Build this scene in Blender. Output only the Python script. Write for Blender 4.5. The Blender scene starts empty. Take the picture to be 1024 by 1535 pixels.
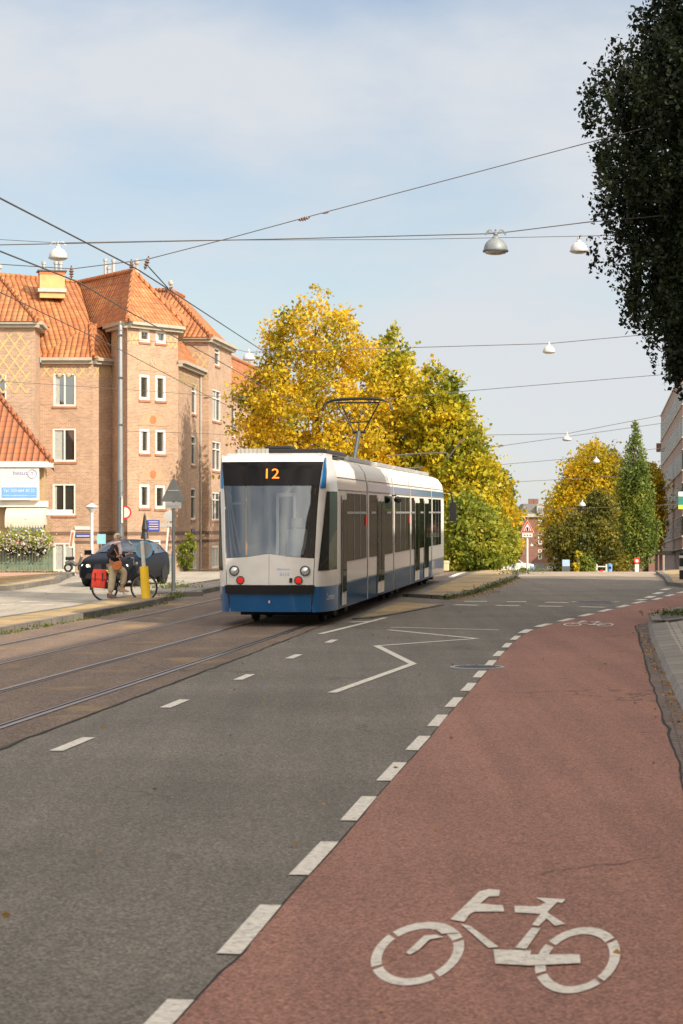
import bpy, bmesh, math, random
import numpy as np
from mathutils import Vector, Matrix
R = math.radians
SKYLOC = (3.3, .6, 1.1)
C = bpy.context.scene.collection
sc = bpy.context.scene
# ---------------------------------------------------------------- camera, sky, sun, exposure
F = 3300.0; CX = 512.0; HY = 785.0; EYE = 2.1       # focal length in photo pixels, principal column, horizon row, eye height
cam = bpy.data.cameras.new('camera'); cam_o = bpy.data.objects.new('camera', cam); C.objects.link(cam_o)
cam.sensor_fit = 'HORIZONTAL'; cam.sensor_width = 24; cam.lens = F/1024*24
cam.shift_y = 17.5/1024; cam.clip_end = 5000; cam.clip_start = .3
cam_o.location = (0, 0, EYE); cam_o.rotation_euler = (R(90), 0, 0)
cam.dof.use_dof = True; cam.dof.focus_distance = 46; cam.dof.aperture_fstop = 6.3
sc.camera = cam_o
SUN_EL = R(33); SUN_AZ = math.atan2(.70, -.72)
sdir = Vector((math.sin(SUN_AZ)*math.cos(SUN_EL), math.cos(SUN_AZ)*math.cos(SUN_EL), math.sin(SUN_EL)))
sl = bpy.data.lights.new('sun', 'SUN'); sl.energy = 3.7; sl.angle = R(.5); sl.color = (1, .89, .74)
so = bpy.data.objects.new('sun', sl); C.objects.link(so); so.rotation_euler = sdir.to_track_quat('Z', 'Y').to_euler(); so.location = (20, -20, 30)
w = bpy.data.worlds.new('World'); sc.world = w; w.use_nodes = True
N = w.node_tree.nodes; L = w.node_tree.links; N.clear()
wo = N.new('ShaderNodeOutputWorld'); bg = N.new('ShaderNodeBackground'); bg.inputs[1].default_value = .082
sky = N.new('ShaderNodeTexSky'); sky.sky_type = 'NISHITA'; sky.sun_disc = False; sky.sun_elevation = SUN_EL; sky.sun_rotation = SUN_AZ
sky.air_density = 1.0; sky.dust_density = .5; sky.ozone_density = 1.2
tc = N.new('ShaderNodeTexCoord'); mp = N.new('ShaderNodeMapping'); mp.inputs['Scale'].default_value = (1.0, 1.0, 2.6); mp.inputs['Rotation'].default_value = (R(8), R(-20), R(0)); mp.inputs['Location'].default_value = SKYLOC
L.new(tc.outputs['Generated'], mp.inputs[0])
n1 = N.new('ShaderNodeTexNoise'); n1.inputs['Scale'].default_value = 3.8; n1.inputs['Detail'].default_value = 7; n1.inputs['Roughness'].default_value = .52; n1.inputs['Distortion'].default_value = .25
L.new(mp.outputs[0], n1.inputs['Vector'])
cr = N.new('ShaderNodeValToRGB'); cr.color_ramp.elements[0].position = .40; cr.color_ramp.elements[0].color = (.20,.20,.20,1); cr.color_ramp.elements[1].position = .60; cr.color_ramp.elements[1].color = (.94,.94,.94,1)
L.new(n1.outputs[0], cr.inputs[0])
mx = N.new('ShaderNodeMix'); mx.data_type = 'RGBA'; mx.inputs['B'].default_value = (5.6, 5.75, 6.05, 1)
# clouds are brighter and warmer towards the sun
vd = N.new('ShaderNodeVectorMath'); vd.operation = 'DOT_PRODUCT'; vd.inputs[1].default_value = tuple(sdir); L.new(tc.outputs['Generated'], vd.inputs[0])
gl = N.new('ShaderNodeMapRange'); gl.inputs['From Min'].default_value = -.15; gl.inputs['From Max'].default_value = 1; gl.interpolation_type = 'SMOOTHSTEP'; L.new(vd.outputs['Value'], gl.inputs['Value'])
cm = N.new('ShaderNodeMix'); cm.data_type = 'RGBA'; cm.inputs['A'].default_value = (5.9, 6.12, 6.45, 1); cm.inputs['B'].default_value = (25, 22.5, 19, 1); L.new(gl.outputs[0], cm.inputs['Factor']); L.new(cm.outputs['Result'], mx.inputs['B'])
L.new(cr.outputs[0], mx.inputs['Factor']); L.new(sky.outputs[0], mx.inputs['A']); L.new(mx.outputs['Result'], bg.inputs[0]); L.new(bg.outputs[0], wo.inputs[0])
sc.view_settings.view_transform = 'Standard'; sc.view_settings.look = 'None'; sc.view_settings.exposure = .60; sc.view_settings.gamma = 1
sc.cycles.use_denoising = True; sc.cycles.max_bounces = 6; sc.cycles.transparent_max_bounces = 6; sc.cycles.caustics_reflective = False; sc.cycles.caustics_refractive = False
# ---------------------------------------------------------------- geometry helpers
YS = np.array([-30, -20, -10] + list(range(0, 150, 2)) + list(range(150, 260, 10)) + [280, 320, 360, 420, 500, 700, 1000, 1500, 2500], float)
_ty = [-30, 40, 50, 60, 70, 80, 90, 100, 120, 150, 200, 300, 420, 520, 2500]
_tz = [0, 0, .03, .09, .16, .19, .11, -.08, -.56, -1.35, -2.8, -5.7, -8.9, -9.6, -9.6]
_d = np.linspace(-6, 6, 13)
ZS = np.array([np.interp(y+_d, _ty, _tz).mean() for y in YS])
def zg(y): return float(np.interp(y, YS, ZS))
def at(px, py, D): return Vector(((px-CX)/F*D, D, EYE+(HY-py)/F*D))
def P(px, D): return Vector(((px-CX)/F*D, D))
def gp(px, py):                                   # where the sight line of a photo pixel meets the ground
    t = (py-HY)/F; y = 3.0
    if t <= 0: return P(px, 110)
    best = None
    while y < 135:
        if EYE - t*y <= zg(y):
            lo, hi = y-.5, y
            for _ in range(20):
                m = (lo+hi)/2
                if EYE-t*m <= zg(m): hi = m
                else: lo = m
            return P(px, hi)
        y += .5
    return P(px, 118)
def U(u, y): return Vector((u+.125*y, y))          # street frame: u metres right of the camera's own line along the street
def tag(o, label=None, cat=None, group=None, kind=None):
    if label: o['label'] = label
    if cat: o['category'] = cat
    if group: o['group'] = group
    if kind: o['kind'] = kind
    return o
def thing(name, label, cat, loc=(0,0,0), rz=0, group=None):
    o = bpy.data.objects.new(name, None); C.objects.link(o); o.location = loc; o.rotation_euler = (0,0,rz); o.empty_display_size = .2
    return tag(o, label, cat, group)
def autouv(me):
    n = len(me.loops)
    if not n: return
    uv = me.uv_layers.new(name='UVMap'); out = np.empty((n, 2))
    for p in me.polygons:
        nn = p.normal
        if abs(nn.z) > .985: t = Vector((1,0,0)); b = Vector((0,1,0))
        else:
            t = Vector((-nn.y, nn.x, 0)).normalized(); b = nn.cross(t)
        for li in p.loop_indices:
            c = me.vertices[me.loops[li].vertex_index].co
            out[li, 0] = c.dot(t); out[li, 1] = c.dot(b)
    uv.data.foreach_set('uv', out.ravel())
class MB:
    def __init__(s): s.v = []; s.f = []; s.m = []; s.mi = 0; s.M = None
    def add(s, vs, fs):
        k = len(s.v)
        for p in vs:
            p = Vector(p) if len(p) == 3 else Vector((p[0], p[1], 0))
            s.v.append(s.M @ p if s.M else p)
        for f in fs: s.f.append([i+k for i in f]); s.m.append(s.mi)
        return s
    def box(s, c, d, rz=0, ry=0, rx=0):
        m = Matrix.Translation(c) @ Matrix.Rotation(rz,4,'Z') @ Matrix.Rotation(ry,4,'Y') @ Matrix.Rotation(rx,4,'X')
        x,y,z = d[0]/2, d[1]/2, d[2]/2
        vs = [m @ Vector((i*x,j*y,k*z)) for i in (-1,1) for j in (-1,1) for k in (-1,1)]
        return s.add(vs, [(0,1,3,2),(4,6,7,5),(0,4,5,1),(2,3,7,6),(0,2,6,4),(1,5,7,3)])
    def bb(s, x0,x1,y0,y1,z0,z1): return s.box(((x0+x1)/2,(y0+y1)/2,(z0+z1)/2),(abs(x1-x0),abs(y1-y0),abs(z1-z0)))
    def quad(s, *p): return s.add(p, [tuple(range(len(p)))])
    def tube(s, pts, r, n=8, cap=True, close=False):
        pts = [Vector(p) for p in pts]; k = len(pts); rs = r if isinstance(r, (list,tuple)) else [r]*k
        vs = []; prev = None
        for i,p in enumerate(pts):
            a = pts[(i-1)%k] if (i or close) else p; b = pts[(i+1)%k] if (i < k-1 or close) else p
            t = (b-a).normalized() if (b-a).length > 1e-9 else Vector((0,0,1))
            if prev is None:
                ref = Vector((0,0,1)) if abs(t.z) < .9 else Vector((1,0,0)); x = t.cross(ref).normalized()
            else: x = (prev - t*prev.dot(t)).normalized()
            prev = x; y = t.cross(x)
            for j in range(n):
                an = 2*math.pi*j/n; vs.append(p + (x*math.cos(an)+y*math.sin(an))*rs[i])
        fs = []
        for i in range(k if close else k-1):
            a = i*n; b = ((i+1)%k)*n
            for j in range(n): fs.append((a+j, a+(j+1)%n, b+(j+1)%n, b+j))
        if cap and not close: fs.append(tuple(range(n))[::-1]); fs.append(tuple(range((k-1)*n, k*n)))
        return s.add(vs, fs)
    def lathe(s, prof, c=(0,0,0), n=20, M=None):
        c = Vector(c); vs = []; 
        for r,z in prof:
            for j in range(n):
                a = 2*math.pi*j/n; p = Vector((max(r,1e-4)*math.cos(a), max(r,1e-4)*math.sin(a), z))
                vs.append(c + (M @ p if M else p))
        fs = [(i*n+j, i*n+(j+1)%n, (i+1)*n+(j+1)%n, (i+1)*n+j) for i in range(len(prof)-1) for j in range(n)]
        return s.add(vs, fs)
    def prism(s, poly, dvec):                      # planar polygon in 3D swept along dvec
        poly = [Vector(p) for p in poly]; d = Vector(dvec); n = len(poly)
        return s.add(poly+[p+d for p in poly], [tuple(range(n))[::-1], tuple(range(n,2*n))]+[(i,(i+1)%n,(i+1)%n+n,i+n) for i in range(n)])
    def build(s, name, mats, parent=None, smooth=False, bevel=0, uv=True):
        me = bpy.data.meshes.new(name); me.from_pydata([tuple(v) for v in s.v], [], s.f)
        if not isinstance(mats, (list,tuple)): mats = [mats]
        for m in mats: me.materials.append(m)
        me.polygons.foreach_set('material_index', s.m)
        bm = bmesh.new(); bm.from_mesh(me); bmesh.ops.recalc_face_normals(bm, faces=bm.faces)
        if bevel: bmesh.ops.bevel(bm, geom=[e for e in bm.edges if e.is_manifold and e.calc_face_angle(0) > .5], offset=bevel, segments=2, affect='EDGES', profile=.6)
        bm.to_mesh(me); bm.free(); me.update()
        if smooth:
            me.polygons.foreach_set('use_smooth', [True]*len(me.polygons)); me.set_sharp_from_angle(angle=R(40))
        if uv: autouv(me)
        o = bpy.data.objects.new(name, me); C.objects.link(o)
        if parent: o.parent = parent
        return o
def copy_tree(o, parent=None):
    c = o.copy(); C.objects.link(c)
    if parent: c.parent = parent
    for ch in list(o.children): copy_tree(ch, c)
    return c
def text_mesh(mb, s, origin, ux, uz, size, thick=.004, width=None, shear=0):
    cu = bpy.data.curves.new('t', 'FONT'); cu.body = s; cu.size = 1; cu.shear = shear; cu.resolution_u = 3
    o = bpy.data.objects.new('t', cu); me = bpy.data.meshes.new_from_object(o)
    xs = [v.co.x for v in me.vertices]; ys = [v.co.y for v in me.vertices]
    x0, x1 = min(xs), max(xs); y0, y1 = min(ys), max(ys); k = size/(y1-y0); kx = k if width is None else width/(x1-x0)
    ux = Vector(ux).normalized(); uz = Vector(uz).normalized(); nn = ux.cross(uz)
    vs = [Vector(origin)+ux*((v.co.x-x0)*kx)+uz*((v.co.y-y0)*k)+nn*thick for v in me.vertices]
    mb.add(vs, [tuple(p.vertices) for p in me.polygons]); bpy.data.objects.remove(o); bpy.data.meshes.remove(me)
    return (x1-x0)*kx
# ---------------------------------------------------------------- materials
def nm(name):
    m = bpy.data.materials.new(name); m.use_nodes = True; return m, m.node_tree.nodes, m.node_tree.links, m.node_tree.nodes['Principled BSDF']
def ramp(N, pts):
    r = N.new('ShaderNodeValToRGB'); e = r.color_ramp.elements
    while len(e) < len(pts): e.new(.5)
    for i,(p,c) in enumerate(pts): e[i].position = p; e[i].color = (*c, 1)
    return r
def noise(N, L, co, scale, detail=3, rough=.55):
    n = N.new('ShaderNodeTexNoise'); n.inputs['Scale'].default_value = scale; n.inputs['Detail'].default_value = detail; n.inputs['Roughness'].default_value = rough
    L.new(co, n.inputs['Vector']); return n.outputs[0]
def mixc(N, L, f, a, b, mode='MIX'):
    m = N.new('ShaderNodeMix'); m.data_type = 'RGBA'; m.blend_type = mode
    for sk, v in (('Factor', f), ('A', a), ('B', b)):
        if hasattr(v, 'links'): L.new(v, m.inputs[sk])
        elif sk == 'Factor': m.inputs[sk].default_value = v
        else: m.inputs[sk].default_value = (*v, 1)
    return m.outputs['Result']
def bump(N, L, h, bs, strength=.4, dist=.01, nrm=None):
    b = N.new('ShaderNodeBump'); b.inputs['Strength'].default_value = strength; b.inputs['Distance'].default_value = dist; L.new(h, b.inputs['Height'])
    if nrm: L.new(nrm, b.inputs['Normal'])
    L.new(b.outputs[0], bs.inputs['Normal']); return b.outputs[0]
def plain(name, col, rough=.6, metal=0, spec=.5, var=.12, scale=3., coat=0, bstr=0):
    m, N, L, b = nm(name); tc = N.new('ShaderNodeTexCoord')
    n = noise(N, L, tc.outputs['Object'], scale, 5)
    r = ramp(N, [(.3, tuple(c*(1-var) for c in col)), (.7, tuple(min(1,c*(1+var)) for c in col))]); L.new(n, r.inputs[0]); L.new(r.outputs[0], b.inputs['Base Color'])
    b.inputs['Roughness'].default_value = rough; b.inputs['Metallic'].default_value = metal; b.inputs['Specular IOR Level'].default_value = spec
    if coat: b.inputs['Coat Weight'].default_value = coat; b.inputs['Coat Roughness'].default_value = .04
    if bstr: bump(N, L, noise(N, L, tc.outputs['Object'], scale*12, 4), b, bstr)
    return m
def asphalt(name, col, grain=(.6,1.5), gs=110, big=.16, rough=.85, crack=True, tint=None):
    m, N, L, b = nm(name); g = N.new('ShaderNodeNewGeometry'); co = g.outputs['Position']
    big1 = noise(N, L, co, .33, 5, .6); r1 = ramp(N, [(.3, tuple(c*(1-big) for c in col)), (.7, tuple(c*(1+big) for c in col))]); L.new(big1, r1.inputs[0])
    v = N.new('ShaderNodeTexVoronoi'); v.inputs['Scale'].default_value = gs; L.new(co, v.inputs['Vector'])
    rs = ramp(N, [(0, (grain[0],)*3), (.5, (1,)*3), (1, (grain[1],)*3)])
    sep = N.new('ShaderNodeSeparateColor'); L.new(v.outputs['Color'], sep.inputs[0]); L.new(sep.outputs[0], rs.inputs[0])
    c = mixc(N, L, 1, r1.outputs[0], rs.outputs[0], 'MULTIPLY')
    mid = noise(N, L, co, 9, 6, .7); rm = ramp(N, [(.35, (.93,)*3), (.65, (1.06,)*3)]); L.new(mid, rm.inputs[0]); c = mixc(N, L, 1, c, rm.outputs[0], 'MULTIPLY')
    # long streaks along the street left by wheels
    mp = N.new('ShaderNodeMapping'); mp.inputs['Rotation'].default_value = (0,0,R(7.1)); mp.inputs['Scale'].default_value = (1.3,.035,1); L.new(co, mp.inputs[0])
    st = noise(N, L, mp.outputs[0], 1.6, 4, .6); rt = ramp(N, [(.38, (.91,.91,.915)), (.62, (1.07,1.065,1.05))]); L.new(st, rt.inputs[0]); c = mixc(N, L, 1, c, rt.outputs[0], 'MULTIPLY')
    if crack:
        dn = N.new('ShaderNodeTexNoise'); dn.inputs['Scale'].default_value = .9; dn.inputs['Detail'].default_value = 5; L.new(co, dn.inputs['Vector'])
        va = N.new('ShaderNodeVectorMath'); va.operation = 'MULTIPLY_ADD'; va.inputs[1].default_value = (1.6,)*3; L.new(dn.outputs['Color'], va.inputs[0]); L.new(co, va.inputs[2])
        vc = N.new('ShaderNodeTexVoronoi'); vc.feature = 'DISTANCE_TO_EDGE'; vc.inputs['Scale'].default_value = .24; L.new(va.outputs[0], vc.inputs['Vector'])
        rc = ramp(N, [(0,(.45,)*3),(.0035,(.55,)*3),(.007,(1,)*3)]); L.new(vc.outputs[0], rc.inputs[0]); mk = noise(N, L, co, .21, 2); rk = ramp(N, [(.56,(0,)*3),(.62,(1,)*3)]); L.new(mk, rk.inputs[0])
        cc = mixc(N, L, 1, c, rc.outputs[0], 'MULTIPLY'); c = mixc(N, L, rk.outputs[0], c, cc)
        sp = noise(N, L, co, 2.2, 2); r3 = ramp(N, [(.70,(1,)*3),(.76,(.72,.71,.70))]); L.new(sp, r3.inputs[0]); c = mixc(N, L, 1, c, r3.outputs[0], 'MULTIPLY')
    if tint:
        tn = noise(N, L, co, .55, 6, .65); rr = ramp(N, [(.56, (0,)*3), (.68, (1,)*3)]); L.new(tn, rr.inputs[0]); c = mixc(N, L, rr.outputs[0], c, tint)
    L.new(c, b.inputs['Base Color']); b.inputs['Roughness'].default_value = rough; b.inputs['Specular IOR Level'].default_value = .35
    bump(N, L, v.outputs['Distance'], b, .35, .004)
    return m
def brick(name, c1, c2, mortar, bw=.22, bh=.068, gap=.012, var=.2, off=.5, rough=.85, bstr=.35, moss=None, space='UV'):
    m, N, L, b = nm(name); 
    if space == 'UV': tc = N.new('ShaderNodeTexCoord'); co = tc.outputs['UV']
    else: g = N.new('ShaderNodeNewGeometry'); mp = N.new('ShaderNodeMapping'); mp.inputs['Rotation'].default_value = (0,0,R(7.1)); L.new(g.outputs['Position'], mp.inputs[0]); co = mp.outputs[0]
    t = N.new('ShaderNodeTexBrick'); t.offset = off; t.inputs['Scale'].default_value = 1; t.inputs['Brick Width'].default_value = bw; t.inputs['Row Height'].default_value = bh
    t.inputs['Mortar Size'].default_value = gap; t.inputs['Mortar Smooth'].default_value = .2; t.inputs['Bias'].default_value = 0
    t.inputs['Color1'].default_value = (*c1,1); t.inputs['Color2'].default_value = (*c2,1); t.inputs['Mortar'].default_value = (*mortar,1); L.new(co, t.inputs['Vector'])
    n = noise(N, L, co, .8, 6, .65); r = ramp(N, [(.3, (1-var,)*3), (.7, (1+var,)*3)]); L.new(n, r.inputs[0])
    c = mixc(N, L, 1, t.outputs[0], r.outputs[0], 'MULTIPLY')
    if moss:
        tn = noise(N, L, co, .5, 6, .7); rr = ramp(N, [(.5, (0,)*3), (.64, (.8,)*3)]); L.new(tn, rr.inputs[0]); c = mixc(N, L, rr.outputs[0], c, moss)
    L.new(c, b.inputs['Base Color']); b.inputs['Roughness'].default_value = rough
    inv = N.new('ShaderNodeMath'); inv.operation = 'SUBTRACT'; inv.inputs[0].default_value = 1; L.new(t.outputs['Fac'], inv.inputs[1]); bump(N, L, inv.outputs[0], b, bstr, .012)
    return m
def tiles(name, c1, c2, c3, pw=.26, ph=.36):
    m, N, L, b = nm(name); tc = N.new('ShaderNodeTexCoord'); co = tc.outputs['UV']
    sx = N.new('ShaderNodeSeparateXYZ'); L.new(co, sx.inputs[0])
    def mth(op, a, bb=None):
        q = N.new('ShaderNodeMath'); q.operation = op
        for i, vv in enumerate((a, bb)):
            if vv is None: continue
            if hasattr(vv, 'links'): L.new(vv, q.inputs[i])
            else: q.inputs[i].default_value = vv
        return q.outputs[0]
    u = mth('FRACT', mth('DIVIDE', sx.outputs[0], pw)); v = mth('FRACT', mth('DIVIDE', sx.outputs[1], ph))
    arch = mth('SINE', mth('MULTIPLY', u, math.pi)); hgt = mth('ADD', mth('MULTIPLY', arch, .06), mth('MULTIPLY', mth('SUBTRACT', 1.0, v), .05))
    t = N.new('ShaderNodeTexBrick'); t.offset = 0; t.inputs['Scale'].default_value = 1; t.inputs['Brick Width'].default_value = pw; t.inputs['Row Height'].default_value = ph; t.inputs['Mortar Size'].default_value = .0
    t.inputs['Color1'].default_value = (*c1,1); t.inputs['Color2'].default_value = (*c2,1); L.new(co, t.inputs['Vector'])
    n = noise(N, L, co, .9, 7, .7); rr = ramp(N, [(.50, (0,)*3), (.72, (1,)*3)]); L.new(n, rr.inputs[0]); c = mixc(N, L, rr.outputs[0], t.outputs[0], c3)
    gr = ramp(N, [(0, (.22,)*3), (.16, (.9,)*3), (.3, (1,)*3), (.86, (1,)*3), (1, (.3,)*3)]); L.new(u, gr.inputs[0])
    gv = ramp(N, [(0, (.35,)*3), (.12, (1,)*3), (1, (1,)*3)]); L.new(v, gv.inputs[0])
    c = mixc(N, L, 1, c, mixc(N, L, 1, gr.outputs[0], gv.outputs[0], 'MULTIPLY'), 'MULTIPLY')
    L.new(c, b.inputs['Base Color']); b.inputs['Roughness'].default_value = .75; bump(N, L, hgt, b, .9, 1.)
    return m
def leafmat(name, cols, trans=.45, bigs=.35, dark=None):
    m, N, L, b = nm(name); g = N.new('ShaderNodeNewGeometry')
    r = ramp(N, [(i/(len(cols)-1), c) for i, c in enumerate(cols)])
    n = noise(N, L, g.outputs['Position'], bigs, 3, .6)
    ml = N.new('ShaderNodeMath'); ml.operation = 'MULTIPLY_ADD'; ml.inputs[1].default_value = .45; L.new(g.outputs['Random Per Island'], ml.inputs[0])
    m2 = N.new('ShaderNodeMath'); m2.operation = 'MULTIPLY_ADD'; m2.inputs[1].default_value = 1.7; m2.inputs[2].default_value = -.55; L.new(n, m2.inputs[0]); L.new(m2.outputs[0], ml.inputs[2])
    L.new(ml.outputs[0], r.inputs[0]); b.inputs['Roughness'].default_value = .55; b.inputs['Specular IOR Level'].default_value = .3
    L.new(r.outputs[0], b.inputs['Base Color'])
    if trans:
        t = N.new('ShaderNodeBsdfTranslucent'); L.new(r.outputs[0], t.inputs[0]); ms = N.new('ShaderNodeMixShader'); ms.inputs[0].default_value = trans
        L.new(b.outputs[0], ms.inputs[1]); L.new(t.outputs[0], ms.inputs[2]); L.new(ms.outputs[0], N['Material Output'].inputs[0])
    return m
def glossy(name, col, refl, gcol=(1,1,1), rough=.03):
    m, N, L, b = nm(name); b.inputs['Base Color'].default_value = (*col,1); b.inputs['Roughness'].default_value = .3; b.inputs['Specular IOR Level'].default_value = 0
    g = N.new('ShaderNodeBsdfGlossy'); g.inputs[0].default_value = (*gcol,1); g.inputs[1].default_value = rough
    tc = N.new('ShaderNodeTexCoord'); bump_ = N.new('ShaderNodeBump'); bump_.inputs['Strength'].default_value = .08; bump_.inputs['Distance'].default_value = .05
    L.new(noise(N, L, tc.outputs['Object'], 1.1, 1), bump_.inputs['Height']); L.new(bump_.outputs[0], g.inputs['Normal'])
    ms = N.new('ShaderNodeMixShader'); ms.inputs[0].default_value = refl; L.new(b.outputs[0], ms.inputs[1]); L.new(g.outputs[0], ms.inputs[2]); L.new(ms.outputs[0], N['Material Output'].inputs[0])
    return m
def emit(name, col, s):
    m, N, L, b = nm(name); b.inputs['Base Color'].default_value = (*col,1); b.inputs['Emission Color'].default_value = (*col,1); b.inputs['Emission Strength'].default_value = s; return m
def paintmark(name, col):
    m, N, L, b = nm(name); g = N.new('ShaderNodeNewGeometry'); co = g.outputs['Position']
    n = noise(N, L, co, 22, 8, .8); r = ramp(N, [(.37, tuple(c*.38 for c in col)), (.44, tuple(c*.74 for c in col)), (.55, tuple(c*.93 for c in col)), (.75, col)]); L.new(n, r.inputs[0])
    v = N.new('ShaderNodeTexVoronoi'); v.inputs['Scale'].default_value = 120; L.new(co, v.inputs['Vector'])
    L.new(r.outputs[0], b.inputs['Base Color']); b.inputs['Roughness'].default_value = .7; bump(N, L, v.outputs['Distance'], b, .25, .004)
    return m
M = dict(
 road = asphalt('road_asphalt', (.166,.145,.118), (.5,1.75), 78),
 track = asphalt('track_asphalt', (.175,.125,.092), (.5,1.8), 60, tint=(.30,.20,.10)),
 path = asphalt('red_asphalt', (.30,.150,.109), (.55,1.6), 78, .10),
 pinkpath = asphalt('pink_asphalt', (.48,.27,.2), (.8,1.3), 60),
 lane = asphalt('side_street_asphalt', (.36,.32,.26), (.7,1.4), 80),
 cross = asphalt('sunlit_strip_beige', (.36,.29,.22), (.8,1.2), 60),  # beige of the sunlit strip painted in at the crest
 ground = asphalt('plain_paving', (.42,.36,.29), (.8,1.3), 60),
 paint = paintmark('road_paint', (.86,.78,.66)),
 kerb = brick('kerb_stone', (.20,.18,.15), (.15,.135,.12), (.04,.035,.03), 60, .92, .02, .3, space='P'),
 kerbl = brick('kerb_concrete', (.30,.26,.22), (.25,.22,.19), (.07,.06,.05), 60, .92, .02, .2, space='P'),
 yellowp = brick('yellow_paving', (.55,.38,.16), (.42,.29,.14), (.12,.10,.08), .21, .105, .012, .35, space='P', moss=(.17,.15,.12)),
 greyp = brick('grey_paving', (.17,.15,.13), (.13,.115,.10), (.07,.06,.05), .21, .105, .012, .25, space='P'),
 gutter = brick('gutter_brick', (.24,.165,.135), (.17,.12,.10), (.06,.05,.04), .3, .1, .012, .3, space='P', moss=(.10,.09,.07)),
 slab = brick('paving_slabs', (.46,.40,.33), (.40,.35,.29), (.10,.09,.07), .3, .3, .014, .15, space='P'),
 steel = plain('rail_steel', (.34,.32,.30), .32, 1, var=.15), groove = plain('rail_groove', (.03,.025,.02), .9),
 brick = brick('house_brick', (.50,.300,.188), (.32,.20,.137), (.47,.36,.26), .24, .08, .014, .16),
 brickd = brick('dark_brick_band', (.19,.10,.07), (.13,.075,.055), (.2,.15,.11), .22, .07, .012, .15),
 brickr = brick('far_brick', (.24,.095,.07), (.19,.08,.06), (.22,.15,.12), .4, .12, .02, .2),
 bricky = plain('yellow_brick', (.55,.41,.19), .85, var=.15, scale=4), yell = plain('chimney_render', (.60,.42,.18), .85, var=.15, scale=2),
 tile = tiles('orange_roof_tiles', (.55,.20,.07), (.38,.13,.05), (.54,.31,.12), .3, .42), tiled = tiles('weathered_roof_tiles', (.46,.15,.055), (.36,.13,.06), (.22,.13,.08), .3, .4),
 slate = plain('roof_slate', (.14,.135,.12), .6, var=.2, scale=1.5),
 white = plain('white_paint', (.70,.67,.61), .45, var=.04), cream = plain('cream_canvas', (.62,.53,.43), .8, var=.06), stone = plain('pale_stone', (.42,.38,.31), .8, var=.1),
 tan = plain('tan_render', (.46,.31,.20), .85, var=.1), terra = plain('terracotta', (.50,.17,.07), .8, var=.2), sill = plain('brick_sill', (.36,.17,.10), .85, var=.2),
 glass = glossy('window_glass', (.035,.035,.03), .22, (.9,.95,1), .04), curtain = plain('curtain', (.38,.40,.37), .9, var=.15, scale=6),
 grey = plain('grey_metal', (.28,.29,.29), .45, .3, var=.08), dgrey = plain('dark_grey_metal', (.10,.105,.105), .5, .2, var=.12), zinc = plain('zinc', (.45,.45,.43), .5, .4, var=.12),
 black = plain('black_plastic', (.012,.012,.013), .45, var=.1), rubber = plain('rubber', (.02,.02,.02), .8), yellow = plain('yellow_plastic', (.92,.58,.02), .4, var=.05),
 wire = plain('cable', (.10,.09,.085), .6), lampw = plain('lamp_shade', (.62,.61,.58), .5, var=.1, scale=8), lampg = plain('weathered_lamp_shade', (.27,.30,.31), .55, .2, var=.15, scale=8),
 lens = plain('lamp_lens', (.55,.5,.42), .25), bark = plain('bark', (.10,.075,.05), .9, var=.35, scale=4, bstr=.6),
 blue = plain('sign_blue', (.05,.08,.36), .4, var=.05), lblue = plain('light_blue', (.16,.36,.72), .4, var=.05), red = plain('sign_red', (.65,.035,.02), .4, var=.05),
)
# ---------------------------------------------------------------- the ground
def drape_bm(bm, poly, off, mi=0):
    b2 = bmesh.new(); vs = [b2.verts.new((p[0], p[1], 0)) for p in poly]; f = b2.faces.new(vs); bmesh.ops.triangulate(b2, faces=[f])
    ys = [p[1] for p in poly]
    for y in YS:
        if min(ys) < y < max(ys): bmesh.ops.bisect_plane(b2, geom=b2.verts[:]+b2.edges[:]+b2.faces[:], plane_co=(0,y,0), plane_no=(0,1,0))
    mp = {v: bm.verts.new((v.co.x, v.co.y, zg(v.co.y)+off)) for v in b2.verts}
    out = []
    for f in b2.faces:
        nf = bm.faces.new([mp[v] for v in f.verts]); nf.material_index = mi; out.append(nf)
        if nf.normal.z < 0 or True:
            nf.normal_update()
            if nf.normal.z < 0: nf.normal_flip()
    b2.free(); return out
def finish(bm, name, mats, label=None, cat=None, group=None, kind='structure', uv=False):
    me = bpy.data.meshes.new(name); bm.to_mesh(me); bm.free()
    for m in (mats if isinstance(mats, list) else [mats]): me.materials.append(m)
    o = bpy.data.objects.new(name, me); C.objects.link(o); tag(o, label, cat, group, kind); return o
def sheet(name, polys, off, mat, k_off=0, **k):
    bm = bmesh.new()
    for i, p in enumerate(polys): drape_bm(bm, p, off+(k_off*i))
    return finish(bm, name, mat, **k)
def ribbon(pts, wd, side=0):                       # polygon of a line of width wd; side -1/1 puts it on one side
    pts = [Vector(p) for p in pts]; lft = []; rgt = []
    for i, p in enumerate(pts):
        d = Vector((0,0))
        if i: d += (p-pts[i-1]).normalized()
        if i < len(pts)-1: d += (pts[i+1]-p).normalized()
        d.normalize(); n = Vector((-d.y, d.x)); k = 1
        if 0 < i < len(pts)-1: k = 1/max(.35, abs(n.dot(Vector((-(p-pts[i-1]).normalized().y, (p-pts[i-1]).normalized().x)))))
        a, b = (wd/2, -wd/2) if side == 0 else ((wd, 0) if side > 0 else (0, -wd))
        lft.append(p+n*a*k); rgt.append(p+n*b*k)
    return lft + rgt[::-1]
xs = [-900,-300,-120,-60,-30,0,30,60,120,300,900]
bm = bmesh.new(); g = [[bm.verts.new((x, y, zg(y))) for x in xs] for y in YS]
for i in range(len(YS)-1):
    for j in range(len(xs)-1): bm.faces.new((g[i][j], g[i][j+1], g[i+1][j+1], g[i+1][j]))
finish(bm, 'ground', M['ground'])
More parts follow.
